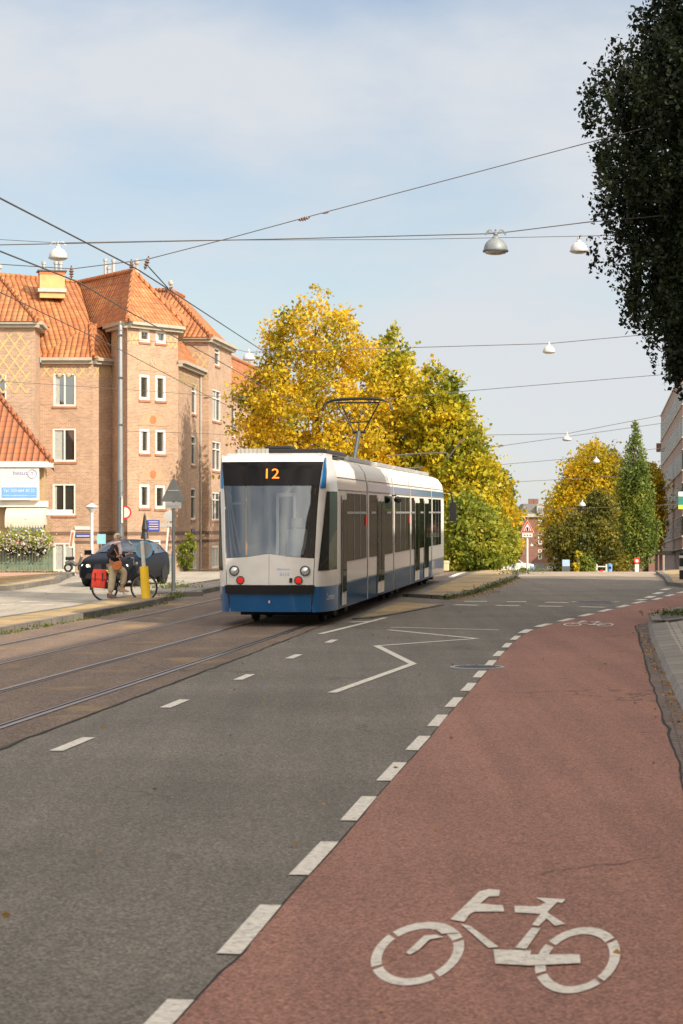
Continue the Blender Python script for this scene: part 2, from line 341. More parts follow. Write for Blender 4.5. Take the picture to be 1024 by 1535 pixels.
# cycle path edges read off the photograph and laid on the ground
LE = [(300,1493),(364,1430),(427,1354),(512,1260),(568,1193),(610,1145),(645,1106),(671,1074),(692,1050),(711,1030),(727,1010),(740,997),(751,983),(762,972),(770,963),(783,953),(799,945),(820,938),(855,930),(863,928),(883,923),(912,916),(937,910),(962,903.5),(984,900),(1003,894.5),(1024,889),(1100,874),(1260,866)]
RE = [(1260,892),(1100,907),(1024,918),(993,928),(973,933),(953,938.6),(957,956),(964,982),(967.6,993),(977,1022),(984,1044),(995,1079),(1006,1111),(1017,1144),(1024,1170),(1060,1310),(1113,1535)]
le = [gp(*p) for p in LE]; re_ = [gp(*p) for p in RE]
near_l = [U(-1.86,-20), U(-1.86,5)]; near_r = [U(.56,5), U(.56,-20)]
sheet('road', [[U(-40,-25),U(5.2,-25),U(5.2,50),(18,60),(40,66),(40,92),U(3.2,92),U(3.2,480),U(-12,480),U(-12,130),U(-40,130)]], .004, M['road'])
sheet('side_street', [[gp(-700,960),gp(0,931),gp(106,915),gp(150,906),gp(190,899),gp(225,891),gp(262,884),gp(332,876),U(-11.6,84),U(-11.6,118),U(-24,118),gp(113,862),gp(90,874),gp(0,885),gp(-700,915)]], .008, M['lane'])
sheet('tram_track_bed', [[U(-5.72,-25),U(-5.76,20.5),U(-5.95,42.5),U(-6.0,72),U(-5.95,130),U(-5.95,300),U(-11.5,300),U(-11.5,-25)]], .008, M['track'])
sheet('cycle_path', [near_l+le+re_+near_r], .008, M['path'])
sheet('far_cycle_path', [[gp(-300,892),gp(0,881),gp(115,862),gp(113,858.6),gp(0,858.6),gp(-300,860)]], .012, M['pinkpath'])
sheet('sunlit_strip', [[(13.5,72.5),(4.2,79),U(-4.3,80),U(-4.3,118),U(3.2,118),(40,100),(40,84)]], .009, M['cross'])  # lighter beige patch paints in the sunlit strip at the crest
M['joint'] = plain('tar_joint', (.035,.028,.022), .9, var=.3)
jr = random.Random(5); jl = []
for f_, y0, y1, st_ in ((lambda y: -5.72-.28*min(1,max(0,(y-20)/25)), 4, 46, .45),):
    y = y0; pts = []
    while y < y1: pts.append(U(f_(y)+jr.gauss(0,.012), y)); y += st_
    jl += [ribbon(pts[i:i+6], jr.uniform(.02,.055)) for i in range(0, len(pts)-1, 5)]
line0 = [U(-1.86,3), U(-1.86,7)]+le[:18]
pts = [p+Vector((jr.gauss(0,.003),0)) for a, b in zip(line0, line0[1:]) for p in [a.lerp(b, t/4) for t in range(4)]]
jl += [ribbon(pts[i:i+4], jr.uniform(.008,.016)) for i in range(0, len(pts)-1, 3)]
pts = [p+Vector((jr.gauss(0,.012),0)) for a, b in zip(re_[5:], re_[6:]) for p in [a.lerp(b, t/4) for t in range(4)]]
jl += [ribbon(pts[i:i+4], jr.uniform(.015,.035)) for i in range(0, len(pts)-1, 3)]
sheet('tar_joint', [j for j in jl if len(j) > 3], .0104, M['joint'], k_off=.000004)
# tram rails with their groove
bm = bmesh.new()
for u in (-6.3, -7.735, -9.2, -10.635):
    drape_bm(bm, [U(u-.035,-25),U(u+.035,-25),U(u+.035,170),U(u-.035,170)], .016, 0)
    s = 1 if u in (-7.735, -10.635) else -1
    drape_bm(bm, [U(u+s*.035-.0,-25),U(u+s*.085,-25),U(u+s*.085,170),U(u+s*.035,170)], .012, 1)
    drape_bm(bm, [U(u+s*.085,-25),U(u+s*.11,-25),U(u+s*.11,170),U(u+s*.085,170)], .016, 0)
finish(bm, 'tram_rails', [M['steel'], M['groove']])
# ---- white paint
marks = []
def seg(a, b, wd=.12): marks.append(ribbon([gp(*a), gp(*b)], wd))
zz = [gp(499,1039),gp(619,996),gp(565,969),gp(714,958),gp(584,945)]
for a, b in zip(zz, zz[1:]): 
    d = (b-a).normalized()*.05; marks.append(ribbon([a-d, b+d], .12))
seg((586,941),(748,945)); seg((480,951),(578,926.5),.12); seg((525,933.5),(562,931.5),.22)
for a, b in [((80,1127),(137,1107)),((243,1062),(281,1050)),((352,1020),(380,1012)),((430,988),(451,982)),((488,964),(505,960))]:
    A, B = gp(*a), gp(*b); c = (A+B)/2; d = Vector((.125,1)).normalized()*max(.5,(B-A).length/2); marks.append(ribbon([c-d, c+d], .13))
for k in range(4): c = U(-4.35, -3.5+4.55*k); marks.append(ribbon([c, c+Vector((.125,1))*1.1], .13)) if k < 4 and c.y < 14 else None
for a, b in [((681,907),(716,908)),((696,902),(730,902)),((759,902.6),(789,902.6)),((743,908),(779,908.6)),((818,903.4),(852,904)),((807,909),(843,909.7)),((869,910),(907,911))]: seg(a, b, .3)
# dashes on the edge between carriageway and cycle path
line = [U(-1.86,0), U(-1.86,7)] + le[:-1]
def walk(line, s0, s1):
    out = []; acc = 0
    for a, b in zip(line, line[1:]):
        l = (b-a).length
        if acc+l > s0 and acc < s1:
            t0 = max(0,(s0-acc)/l); t1 = min(1,(s1-acc)/l)
            if not out: out.append(a.lerp(b, t0))
            out.append(a.lerp(b, t1))
        acc += l
    return out
tot = sum((b-a).length for a, b in zip(line, line[1:])); s = 10.74-4.85*2+.05
while s < tot:
    p = walk(line, s, s+1.38)
    if len(p) > 1: marks.append(ribbon(p, .12 if p[0].y < 40 else .17, 1))
    s += 2.42
for a, b in [((647,448),(705,438)),((727,428),(775,412)),((790,396),(843,380)),((852,362),(905,350))]: seg((840+a[0]/5.565,820+a[1]/5.565),(840+b[0]/5.565,820+b[1]/5.565),.22)
seg((0,931),(106,915),.12); seg((-200,962),(0,931),.12); seg((0,881.5),(115,862),.12); seg((-300,893),(0,881.5),.12)
for a, b in [((0,907),(22,906)),((30,903),(60,902)),((45,908),(80,907)),((85,902),(110,901)),((70,889),(130,888))]: seg(a, b, .2)
seg((676,866),(698,857.8),.2)
sheet('road_markings', marks, .0112, M['paint'], k_off=.00003)
# ---- painted bicycle symbols, traced and laid on the path
def z7(x, y): return (300+x/1.4144, 1200+y/1.4144)
polys = []
def ring(cx, cy, a, b, sh, gaps, tx=16, ty=10.5):
    def pt(t, k): 
        A = a-k*tx; B = b-k*ty; return (cx+math.cos(t)*math.sqrt(max(1,A*A-sh*sh*(A/a)**2))+math.sin(t)*sh*A/a, cy-B*math.sin(t))
    g0 = sorted(gaps)
    for i, g in enumerate(g0):
        t0 = R(g+3); t1 = R((g0[(i+1)%len(g0)]+(360 if i == len(g0)-1 else 0))-3); n = 14
        o = [pt(t0+(t1-t0)*k/n, 0) for k in range(n+1)]; q = [pt(t0+(t1-t0)*k/n, 1) for k in range(n+1)]
        polys.append(o+q[::-1])
ring(626,1433,70,48,18,[28,140,208,310]); ring(866,1443.5,64,50,14,[40,148,207,318])
for p in [[(530,258),(592,198),(612,193),(636,195),(634,208),(612,209),(594,224),(642,228),(645,241),(583,241),(572,246),(560,263)],
          [(666,229),(717,230),(733,222),(712,211),(775,215),(768,223),(757,221),(736,243),(775,268),(752,271),(735,256),(718,272),(703,270),(722,246),(668,243)],
          [(553,268),(573,272),(633,317),(612,319)],[(703,276),(722,277),(692,321),(668,319)],
          [(437,329),(475,293),(499,291),(516,296),(487,301),(463,324),(444,334)],
          [(497,279),(522,276),(552,287),(512,289)],
          [(622,323),(702,325),(700,334),(805,333),(807,352),(700,357),(626,353)]]:
    polys.append([z7(*q) for q in p])
sym = [[gp(*q) for q in p] for p in polys]
c0 = P(743,10.75)
bk = sheet('painted_bicycle_symbol', sym, .0112, M['paint'], label='large white painted bicycle symbol on the red cycle path nearest the camera', cat='road marking', kind='', k_off=.0004, group='painted bicycle symbols')
c1 = P(882,45.3); sym2 = [[(q-c0)*.86+c1 for q in p] for p in sym]
bk = sheet('painted_bicycle_symbol', sym2, .0112, M['paint'], label='small faded bicycle symbol far up the red path beside the kerb corner', cat='road marking', kind='', k_off=.0004, group='painted bicycle symbols')
# ---- kerbed islands and pavements
def island(name, poly, top, h=.12, kw=.16, kmat='kerb', noring=False, open_edges=()):
    bm = bmesh.new(); drape_bm(bm, poly, h)
    bmesh.ops.remove_doubles(bm, verts=bm.verts, dist=.001)
    for e in [e for e in bm.edges if e.is_boundary]:
        a, b = e.verts; x = bm.verts.new(a.co-Vector((0,0,h+.05))); y = bm.verts.new(b.co-Vector((0,0,h+.05))); f = bm.faces.new((a,b,y,x)); f.material_index = 1
    if not noring:
        n = len(poly); cen = sum((Vector(p) for p in poly), Vector((0,0)))/n
        area = sum(poly[i][0]*poly[(i+1)%n][1]-poly[(i+1)%n][0]*poly[i][1] for i in range(n))
        for i in range(n):
            if i in open_edges: continue
            a, b = Vector(poly[i]), Vector(poly[(i+1)%n])
            if (b-a).length < .02: continue
            drape_bm(bm, ribbon([a,b], kw, 1 if area > 0 else -1), h+.004+.0007*(i%2), 1)
    bmesh.ops.recalc_face_normals(bm, faces=bm.faces)
    for f in bm.faces:
        if abs(f.normal.z) > .7 and f.normal.z < 0: f.normal_flip()
    return finish(bm, name, [M[top], M[kmat]])
Lk = lambda y: U(-11.62, y)
island('traffic_island', [Lk(-20),Lk(41),Lk(50),Lk(55.5),gp(262,899),gp(255,895.5),gp(236,897),gp(190,899.5),gp(150,907),gp(108,916),gp(0,933),gp(-500,1000)], 'yellowp')
island('traffic_island', [gp(238,896),gp(304,894),U(-11.7,62),U(-11.7,82),U(-12.9,84),gp(332,876),gp(262,884),gp(225,891)], 'greyp')
island('traffic_island', [gp(604,895),gp(645,897.5),gp(670,899),gp(689,896),gp(715,889),gp(745,877.5),gp(773,868),gp(779,862),U(-3.9,92),U(-5.5,92),U(-5.45,60)], 'yellowp', .1)
island('flush_island', [gp(528,929),gp(560,927),gp(600,920.5),gp(666,907.6),gp(607,903.8),gp(590,905)], 'yellowp', .03, .1)
island('kerb_separator', [gp(-300,900),gp(0,886),gp(19,886),gp(89,874.5),gp(92,871),gp(112,863.5),gp(0,882.5),gp(-300,894.5)], 'yellowp', .14, .2)
gut = [Vector((p[0]+.0,p[1])) for p in re_[5:]] + near_r
KE = [(971,935.5),(977,962),(988,989),(995,1007.6),(1010,1038.6),(1020.5,1060),(1035,1092)]
ke = [gp(*p) for p in KE]+[U(.98,18),U(.98,10),U(.98,-20)]
sheet('gutter', [gut+ke[::-1]], .010, M['gutter'])
def slope_kerb():
    bm = bmesh.new(); inner = ke; n = len(inner)
    for i in range(n-1):
        a, b = inner[i], inner[i+1]; o = Vector((.34, 0))
        for (h0, h1, x0, x1) in ((.0,.10,0,.06),(.10,.125,.06,.34)):
            v = [bm.verts.new((p.x+dx, p.y, zg(p.y)+.01+h)) for p, dx, h in ((a,x0,h0),(b,x0,h0),(b,x1,h1),(a,x1,h1))]; bm.faces.new(v)
    bmesh.ops.remove_doubles(bm, verts=bm.verts, dist=.001); bmesh.ops.recalc_face_normals(bm, faces=bm.faces)
    for f in bm.faces:
        if f.normal.z < 0: f.normal_flip()
    return finish(bm, 'kerb', M['kerbl'])
slope_kerb()
kin = [p+Vector((.34,0)) for p in ke]
island('pavement', kin+[U(8.5,-20),U(8.5,44),gp(1100,912)+Vector((0,-2.6)),gp(1003,944)], 'slab', .138, noring=True)
island('planting_strip', [gp(973,934),gp(1000,926.5),gp(1024,919),gp(1150,903),gp(1150,921),gp(1024,940),gp(1003,942.5),gp(978,943)], 'greyp', .17, .2, 'kerbl')
island('pavement', [gp(983,860.4),gp(996,870),gp(1000,878),gp(1024,881),gp(1180,880),gp(1180,858.2),gp(1010,858.2)], 'yellowp', .12, .2)
island('pavement', [U(3.6,118),U(9.5,118),U(9.5,400),U(3.6,400)], 'greyp', .12)
# round iron covers
def cover(px, py, r, label):
    c = gp(px, py); t = thing('manhole_cover', label, 'manhole cover', (c.x, c.y, zg(c.y)+.0095), 0, 'round iron covers in the road')
    m = MB(); m.lathe([(0,.006),(r*.86,.006)], n=32); 
    for i in range(-5,6):
        for j in range(-5,6):
            if math.hypot(i,j) < 5.2 and (i+j) % 2: m.box((i*r*.15, j*r*.15, .009),(r*.13,r*.13,.006))
    m.build('lid', M['dgrey'], t); m = MB(); m.lathe([(r*.86,-.004),(r*.86,.0075),(r,.0075),(r*1.0,-.004)], n=32); m.build('ring', M['zinc'], t)
cover(716,1001,.40,'round patterned iron cover at the edge of the red cycle path'); cover(892,903.3,.62,'wide round cover in the road near the white crossing marks')
# ---- weeds and fallen leaves (nobody could count them)
rng = np.random.default_rng(4)
def leafcloud(name, pts, size, mat, up=.0, parent=None, aspect=.6, jitter=.5, droop=0.0):
    n = len(pts); pts = np.asarray(pts, float)
    d = rng.normal(size=(n,3)); d[:,2] = d[:,2]*(1-up) ; d /= np.linalg.norm(d,axis=1)[:,None]+1e-9
    q = rng.normal(size=(n,3)); q -= (q*d).sum(1)[:,None]*d; q /= np.linalg.norm(q,axis=1)[:,None]+1e-9
    s = size*(1+jitter*(rng.random(n)-.5)*2)[:,None]
    a = pts-d*s*.5; b = pts+d*s*.5; c = pts+q*s*.5*aspect; e = pts-q*s*.5*aspect
    v = np.stack([a,c,b,e],1).reshape(-1,3).astype(np.float32)
    me = bpy.data.meshes.new(name); me.vertices.add(4*n); me.vertices.foreach_set('co', v.ravel()); me.loops.add(4*n); me.loops.foreach_set('vertex_index', np.arange(4*n,dtype=np.int32))
    me.polygons.add(n); me.polygons.foreach_set('loop_start', np.arange(n,dtype=np.int32)*4); me.polygons.foreach_set('loop_total', np.full(n,4,np.int32)); me.update(); me.validate()
    me.materials.append(mat); o = bpy.data.objects.new(name, me); C.objects.link(o)
    if parent: o.parent = parent
    return o
M['weed'] = leafmat('weeds', [(.05,.08,.015),(.10,.14,.02),(.22,.18,.04)], .2, 2); M['dryleaf'] = leafmat('dry_leaves', [(.16,.07,.02),(.38,.20,.05),(.5,.32,.10)], .1, 3)
wp = []
def tuft(line, n, wd=.08, h=.1, lift=.0):
    for _ in range(n):
        k = rng.integers(len(line)-1); p = line[k].lerp(line[k+1], rng.random()); p = p+Vector((rng.normal(),rng.normal()))*wd
        wp.append((p.x, p.y, zg(p.y)+lift+abs(rng.normal())*h))
tuft([gp(670,899.5),gp(715,889.5),gp(745,878),gp(773,868)], 1500, .1, .06, .02); tuft([gp(773,866),gp(779,861),gp(800,859.5)], 700, .35, .07, .1); tuft([gp(1003,935),gp(1024,931),gp(1100,924)], 900, .28, .05, .15)
tuft([gp(0,952.5),gp(150,925),gp(250,905.5)], 500, .04, .03, .0); tuft([gp(255,903),gp(268,898)], 250, .15, .07,.08); tuft([gp(240,888),gp(275,886)], 500, .35, .08,.1); tuft([gp(0,858.4),gp(85,858.6)], 1500, .35, .03)
tag(leafcloud('weeds', wp, .055, M['weed'], -.5), 'weeds and grass growing out of the kerb joints', 'weeds', kind='stuff')
fp = []
for _ in range(110):
    y = 9+60*rng.random()**1.3; u = rng.uniform(-6,3); fp.append(((u+.125*y), y, zg(y)+.02+ (.14 if u > 1.3 else 0)))
for _ in range(420):
    k = rng.integers(len(ke)-1); p = ke[k].lerp(ke[k+1], rng.random()); fp.append((p.x-abs(rng.normal())*.12, p.y, zg(p.y)+.02))
for _ in range(700):
    l = [gp(670,900),gp(715,890.5),gp(745,879),gp(773,869)]; k = rng.integers(3); p = l[k].lerp(l[k+1], rng.random()); fp.append((p.x+abs(rng.normal())*.2, p.y-abs(rng.normal())*.3, zg(p.y)+.02))
tag(leafcloud('fallen_leaves', fp, .038, M['dryleaf'], .93, aspect=.7), 'scattered dry leaves on the road, path and gutter', 'leaves', kind='stuff')
# ---------------------------------------------------------------- buildings
class Wall:                                        # a vertical wall from A to B (plan), seen side on the right of A->B turned to the camera
    def __init__(s, A, B, z0, z1, nout=None):
        s.A, s.B, s.z0, s.z1 = Vector(A), Vector(B), z0, z1; s.d = (s.B-s.A).normalized(); s.L = (s.B-s.A).length
        n = Vector((s.d.y, -s.d.x)); s.n = n if (nout is None and n.dot(-s.A) > 0) or (nout is not None and n.dot(Vector(nout)) > 0) else -n
    def hit(s, px, py):
        r = Vector(((px-CX)/F, 1)); den = s.d.x*r.y-s.d.y*r.x      # A + d*t = r*k
        t = (s.A.y*r.x-s.A.x*r.y)/den; k = (s.A+s.d*t).y; return t, EYE+(HY-py)/F*k
    def pt(s, t, z, out=0): p = s.A+s.d*t+s.n*out; return Vector((p.x, p.y, z))
    def rect(s, x0, x1, y0, y1):
        t0, za = s.hit(x0, y0); t1, zb = s.hit(x0, y1); t2, _ = s.hit(x1, y0); return min(t0,t2), max(t0,t2), zb, za
    def mesh(s, mb, holes, depth=.12, minz=None):
        ts = sorted({0, s.L, *[h[0] for h in holes], *[h[1] for h in holes]}); zs = sorted({s.z0, s.z1, *[h[2] for h in holes], *[h[3] for h in holes]})
        ts = [t for t in ts if -1e-6 <= t <= s.L+1e-6]; zs = [z for z in zs if s.z0-1e-6 <= z <= s.z1+1e-6]
        for a, b in zip(ts, ts[1:]):
            for c, d in zip(zs, zs[1:]):
                if any(h[0] < (a+b)/2 < h[1] and h[2] < (c+d)/2 < h[3] for h in holes): continue
                mb.quad(s.pt(a,c), s.pt(b,c), s.pt(b,d), s.pt(a,d))
        for t0,t1,z0,z1 in holes:
            t0 = max(0,t0); t1 = min(s.L,t1)
            for a, b in (((t0,z0),(t1,z0)),((t1,z0),(t1,z1)),((t1,z1),(t0,z1)),((t0,z1),(t0,z0))): mb.quad(s.pt(*a), s.pt(*b), s.pt(*b,-depth), s.pt(*a,-depth))
    def obox(s, mb, t0, t1, z0, z1, o0, o1):
        mb.add([s.pt(t,z,o) for t in (t0,t1) for z in (z0,z1) for o in (o0,o1)], [(0,1,3,2),(4,6,7,5),(0,4,5,1),(2,3,7,6),(0,2,6,4),(1,5,7,3)])
def window(wl, h, parent, split=.5, fw=.09, trans=False, sill=True, curtain=.4, name='window', depth=.12, door=False):
    t0,t1,z0,z1 = h; mb = MB(); W = t1-t0
    for a,b,c,d in ((t0,t0+fw,z0,z1),(t1-fw,t1,z0,z1),(t0+fw,t1-fw,z1-fw,z1),(t0+fw,t1-fw,z0,z0+fw)): wl.obox(mb,a,b,c,d,-depth,-.02)
    if split: c = t0+W*split; wl.obox(mb, c-fw*.45, c+fw*.45, z0+fw, z1-fw, -depth+.01, -.03)
    if trans: wl.obox(mb, t0+fw, t1-fw, z0+(z1-z0)*.7, z0+(z1-z0)*.7+fw*.7, -depth+.01, -.035)
    f = mb.build(name, M['white'], parent)
    mb = MB(); mb.quad(wl.pt(t0+.02,z0+.02,-depth+.02), wl.pt(t1-.02,z0+.02,-depth+.02), wl.pt(t1-.02,z1-.02,-depth+.02), wl.pt(t0+.02,z1-.02,-depth+.02)); mb.build('pane', M['glass'] if not door else M['curtain'], f)
    if curtain and not door:
        mb = MB(); a = t0+fw; b = t0+fw+(W-2*fw)*curtain*.45; wl.obox(mb, a, b, z0+fw, z1-fw, -depth+.025, -depth+.04); mb.build('curtain', M['curtain'], f)
    if sill: mb = MB(); wl.obox(mb, t0-.06, t1+.06, z0-.12, z0-.003, -.05, .06); mb.build('sill', M['sill'], f)
    return f
apt = thing('apartment_building', 'tan brick apartment block with steep orange tiled roofs and an octagonal stair tower', 'building', (*P(191,121), zg(121)))
apt_loc = Vector(apt.location)
def child(o): o.location = -apt_loc; return o
wm = MB(); ZB = -1.3
def zt(py, D): return EYE+(HY-py)/F*D
W = {}
W['A'] = Wall(P(-58,118), P(52,118), ZB, zt(488,118)); W['A2'] = Wall(P(52,118), P(60,121.4), ZB, zt(488,118)); W['A0'] = Wall(P(-62,132), P(-58,118), ZB, zt(488,118), (-1,0))
W['B'] = Wall(P(60,121.4), P(139,121.4), ZB, 11.0); W['B2'] = Wall(P(139,121.4), P(175,123.0), ZB, 11.0)
W['TL'] = Wall(P(166,122.8), P(191,120), ZB, 12.95); W['TLb'] = Wall(P(165,128), P(165,122.6), 10, 12.95, (-1,0)); W['T'] = Wall(P(191,120), P(267,123.3), ZB, 12.95)
W['R'] = Wall(P(267,123.3), P(301,131), ZB, 11.05, (1,0)); W['Rt'] = Wall(P(267,123.3), P(262,131), 10.8, 12.72, (1,0))
W['F'] = Wall(P(272,131), P(313,131), ZB, 13.1); W['S'] = Wall(P(313,131), P(347,139), ZB, 13.1, (1,0)); W['S2'] = Wall(P(338,139.2), P(420,168), ZB, 10.4, (1,0)); W['Sb'] = Wall(P(347,139), P(320,140), ZB, 13.1, (0,1))
wins = {'A': [(-14,10,560,601,.5)], 'B': [(80,114,559,609,.5),(79,114,642,692,.5),(79,113.5,725,772.5,.5)], 'T': [(209,225,493,512,0),(233.5,249,495,514,0),(209,224.5,560.5,599,0),(233,248.5,562,600.5,0),(209,224.5,642,679.5,0),(233,248.5,643.5,680.5,0),(209,224.5,725.5,761.5,0),(232.5,248,727,762.5,0)],
 'R': [(287.5,294.5,572,620,0),(287,293.5,652,697,0),(286.5,293.5,731,779,0)], 'S': [(322,329.5,520,547,0),(318.5,331,582,630,.5),(318.5,331,660,705,.5),(318,330,737,780,.5)], 'S2': [(342,353,608,654,.5),(342,352,690,725,.5)]}
doors = {'B': [(80,113,813,857)], 'R': [(287.5,295,822,861)], 'S': [(318,328,818,860)], 'T': [(224,241,809,857)]}
for k, wl in W.items():
    hs = [(*wl.rect(*r[:4]), r[4]) for r in wins.get(k, [])]; ds = [wl.rect(*r) for r in doors.get(k, [])]
    ds = [(a,b,max(c,zg(121)),d) for a,b,c,d in ds]
    wl.mesh(wm, [h[:4] for h in hs]+ds)
    for i, h in enumerate(hs): child(window(wl, h[:4], apt, h[4], .16 if k == 'T' else .1, trans=(k in 'RS'), curtain=(i*.37+.5) % 1, depth=.14))
    for h in ds: child(window(wl, h, apt, .5 if h[1]-h[0] > .9 else 0, .12, trans=False, sill=False, name='door', door=True))
child(wm.build('wall', M['brick'], apt))
# dark brick bands low on the walls
mb = MB()
for k in ('B','B2','T','R','F','S','TL'):
    wl = W[k]; ds = [wl.rect(*r) for r in doors.get(k, [])]
    for z0, z1 in ((1.45,1.66),(1.0,1.16)):
        cuts = sorted([0, wl.L]+[x for d in ds for x in d[:2] if d[3] > z0])
        for a, b in zip(cuts[::2], cuts[1::2]): wl.obox(mb, a, b, z0, z1, -.02, .012)
child(mb.build('brick_band', M['brickd'], apt))
# yellow brick lattice under the eaves
def lattice(wl, t0, t1, z0, z1, step, name='brick_lattice'):
    mb = MB(); n = int((t1-t0+z1-z0)/step)+2; w_ = .055
    for sgn in (1,-1):
        for i in range(-n, n+1):
            pts = []
            for kk in range(41):
                z = z0+(z1-z0)*kk/40; t = t0+i*step+sgn*(z-z0)*.72
                if t0 <= t <= t1: pts.append((t, z))
            if len(pts) > 1:
                (a, c), (b, d) = pts[0], pts[-1]; o = .012 if sgn > 0 else .016
                mb.quad(wl.pt(a-w_,c,o), wl.pt(a+w_,c,o), wl.pt(b+w_,d,o), wl.pt(b-w_,d,o))
    child(mb.build(name, M['bricky'], apt))
lattice(W['A'], 1.0, W['A'].L-.25, 10.0-.9, 12.3, .62)
lattice(W['B'], .1, W['B'].L-.1, 10.2, 10.75, .5); lattice(W['B2'], .1, W['B2'].L-.1, 10.2, 10.75, .5)
lattice(W['T'], .12, .85, 11.9, 12.5, .36); lattice(W['T'], W['T'].L-1.0, W['T'].L-.1, 11.9, 12.5, .36); lattice(W['TL'], .1, W['TL'].L-.1, 11.9, 12.5, .36)
lattice(W['F'], .1, W['F'].L-.1, 10.6, 12.3, .5); lattice(W['R'], .2, W['R'].L-.2, 10.0, 10.6, .5)
# arches above the tower windows with their reliefs
mb = MB(); mb2 = MB(); mb3 = MB()
for cx, cy, r, kind in ((229,556,21,0),(229,638,20,1),(229,720,20,1)):
    wl = W['T']; t, z = wl.hit(cx, cy); rr = wl.hit(cx+r, cy)[0]-t; n = 16
    pts = [(t+rr*math.cos(math.pi*i/n), z+rr*.62*math.sin(math.pi*i/n)) for i in range(n+1)]
    mb = MB(); mb.quad(*[wl.pt(a,b,.014) for a,b in pts]); child(mb.build('arch_panel', M['tan'], apt))
    mb3 = MB()
    for i in range(n):
        a, b = math.pi*i/n, math.pi*(i+1)/n
        mb3.quad(*[wl.pt(t+rr*k*math.cos(q), z+rr*.62*k*math.sin(q), .02) for q, k in ((a,1.0),(b,1.0),(b,1.13),(a,1.13))])
    c = (t, z+rr*.3)
    if kind: mb2 = MB(); mb2.quad(*[wl.pt(c[0]+.30*math.cos(q*R(22.5))*(1 if q%2 else .75), c[1]+.27*math.sin(q*R(22.5))*(1 if q%2 else .75), .03) for q in range(16)]); child(mb2.build('rosette', M['terra'], apt))
    else:
        mb3.mi = 1
        for dx, dz in ((-.16,0),(.16,0),(0,.16),(0,-.16)): mb3.box(wl.pt(c[0]+dx, c[1]+.1+dz, .02), (.10,.06,.10), math.atan2(wl.d.y, wl.d.x))
        mb3.mi = 0
    child(mb3.build('arch_ring', [M['brick'], M['stone']], apt))
# cornices
def cornice(segs, z, out=.42, h=.34):
    mb = MB()
    for k, t0, t1 in segs:
        wl = W[k]; a = -out*.4 if t0 is None else t0; b = wl.L+out*.4 if t1 is None else t1
        wl.obox(mb, a, b, z-h*.5, z, -.05, out); wl.obox(mb, a, b, z-h, z-h*.52, -.05, out*.6)
    child(mb.build('cornice', M['stone'], apt))
cornice([('A',None,None),('A2',0,None)], 12.95); cornice([('B',.1,0+W['B'].L),('B2',.02,None)], 11.25); cornice([('TL',None,W['TL'].L),('T',.0,None),('Rt',0,None)], 13.13); cornice([('R',0,None)], 11.25); cornice([('F',0,None),('S',-.1,None),('Sb',0,None)], 13.24); cornice([('S2',0,None)], 10.6)
# roofs
def roof(name, faces, mat=None, ridges=()):
    mb = MB()
    for f in faces: mb.quad(*[at(*p) for p in f])
    o = child(mb.build(name, mat or M['tile'], apt))
    if ridges:
        for a, b in ridges: mb = MB(); mb.tube([at(*a)+Vector((0,0,.04)), at(*b)+Vector((0,0,.04))], .14, 8); mb.build('ridge_tiles', M['tile'], o)
A_, B_ = (-2,412,122), (0,413,128)
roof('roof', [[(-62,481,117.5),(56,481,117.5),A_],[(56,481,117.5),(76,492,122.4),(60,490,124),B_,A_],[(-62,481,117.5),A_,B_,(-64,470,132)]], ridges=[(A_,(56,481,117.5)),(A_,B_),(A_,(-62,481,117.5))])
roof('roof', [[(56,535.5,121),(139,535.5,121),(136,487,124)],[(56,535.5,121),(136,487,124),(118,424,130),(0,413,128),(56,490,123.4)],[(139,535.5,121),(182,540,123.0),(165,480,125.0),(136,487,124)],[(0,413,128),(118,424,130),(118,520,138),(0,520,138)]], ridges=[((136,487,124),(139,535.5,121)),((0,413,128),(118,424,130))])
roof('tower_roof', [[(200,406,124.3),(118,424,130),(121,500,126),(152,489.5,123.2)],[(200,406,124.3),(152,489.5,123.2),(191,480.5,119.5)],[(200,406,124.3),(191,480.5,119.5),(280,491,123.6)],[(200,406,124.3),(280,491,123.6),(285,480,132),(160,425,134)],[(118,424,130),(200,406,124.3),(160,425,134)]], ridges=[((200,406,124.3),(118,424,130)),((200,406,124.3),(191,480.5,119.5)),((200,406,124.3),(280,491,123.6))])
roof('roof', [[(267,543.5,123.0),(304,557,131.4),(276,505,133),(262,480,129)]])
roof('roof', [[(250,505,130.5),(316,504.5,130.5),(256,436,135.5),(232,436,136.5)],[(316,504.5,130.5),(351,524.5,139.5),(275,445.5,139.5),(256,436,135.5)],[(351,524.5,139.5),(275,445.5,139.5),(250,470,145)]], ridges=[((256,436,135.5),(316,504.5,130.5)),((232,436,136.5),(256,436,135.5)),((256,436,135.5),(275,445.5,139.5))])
roof('roof', [[(338,585,139),(424,622,168),(400,560,172),(338,532,146)]], ridges=[((338,532,146),(400,560,172))])
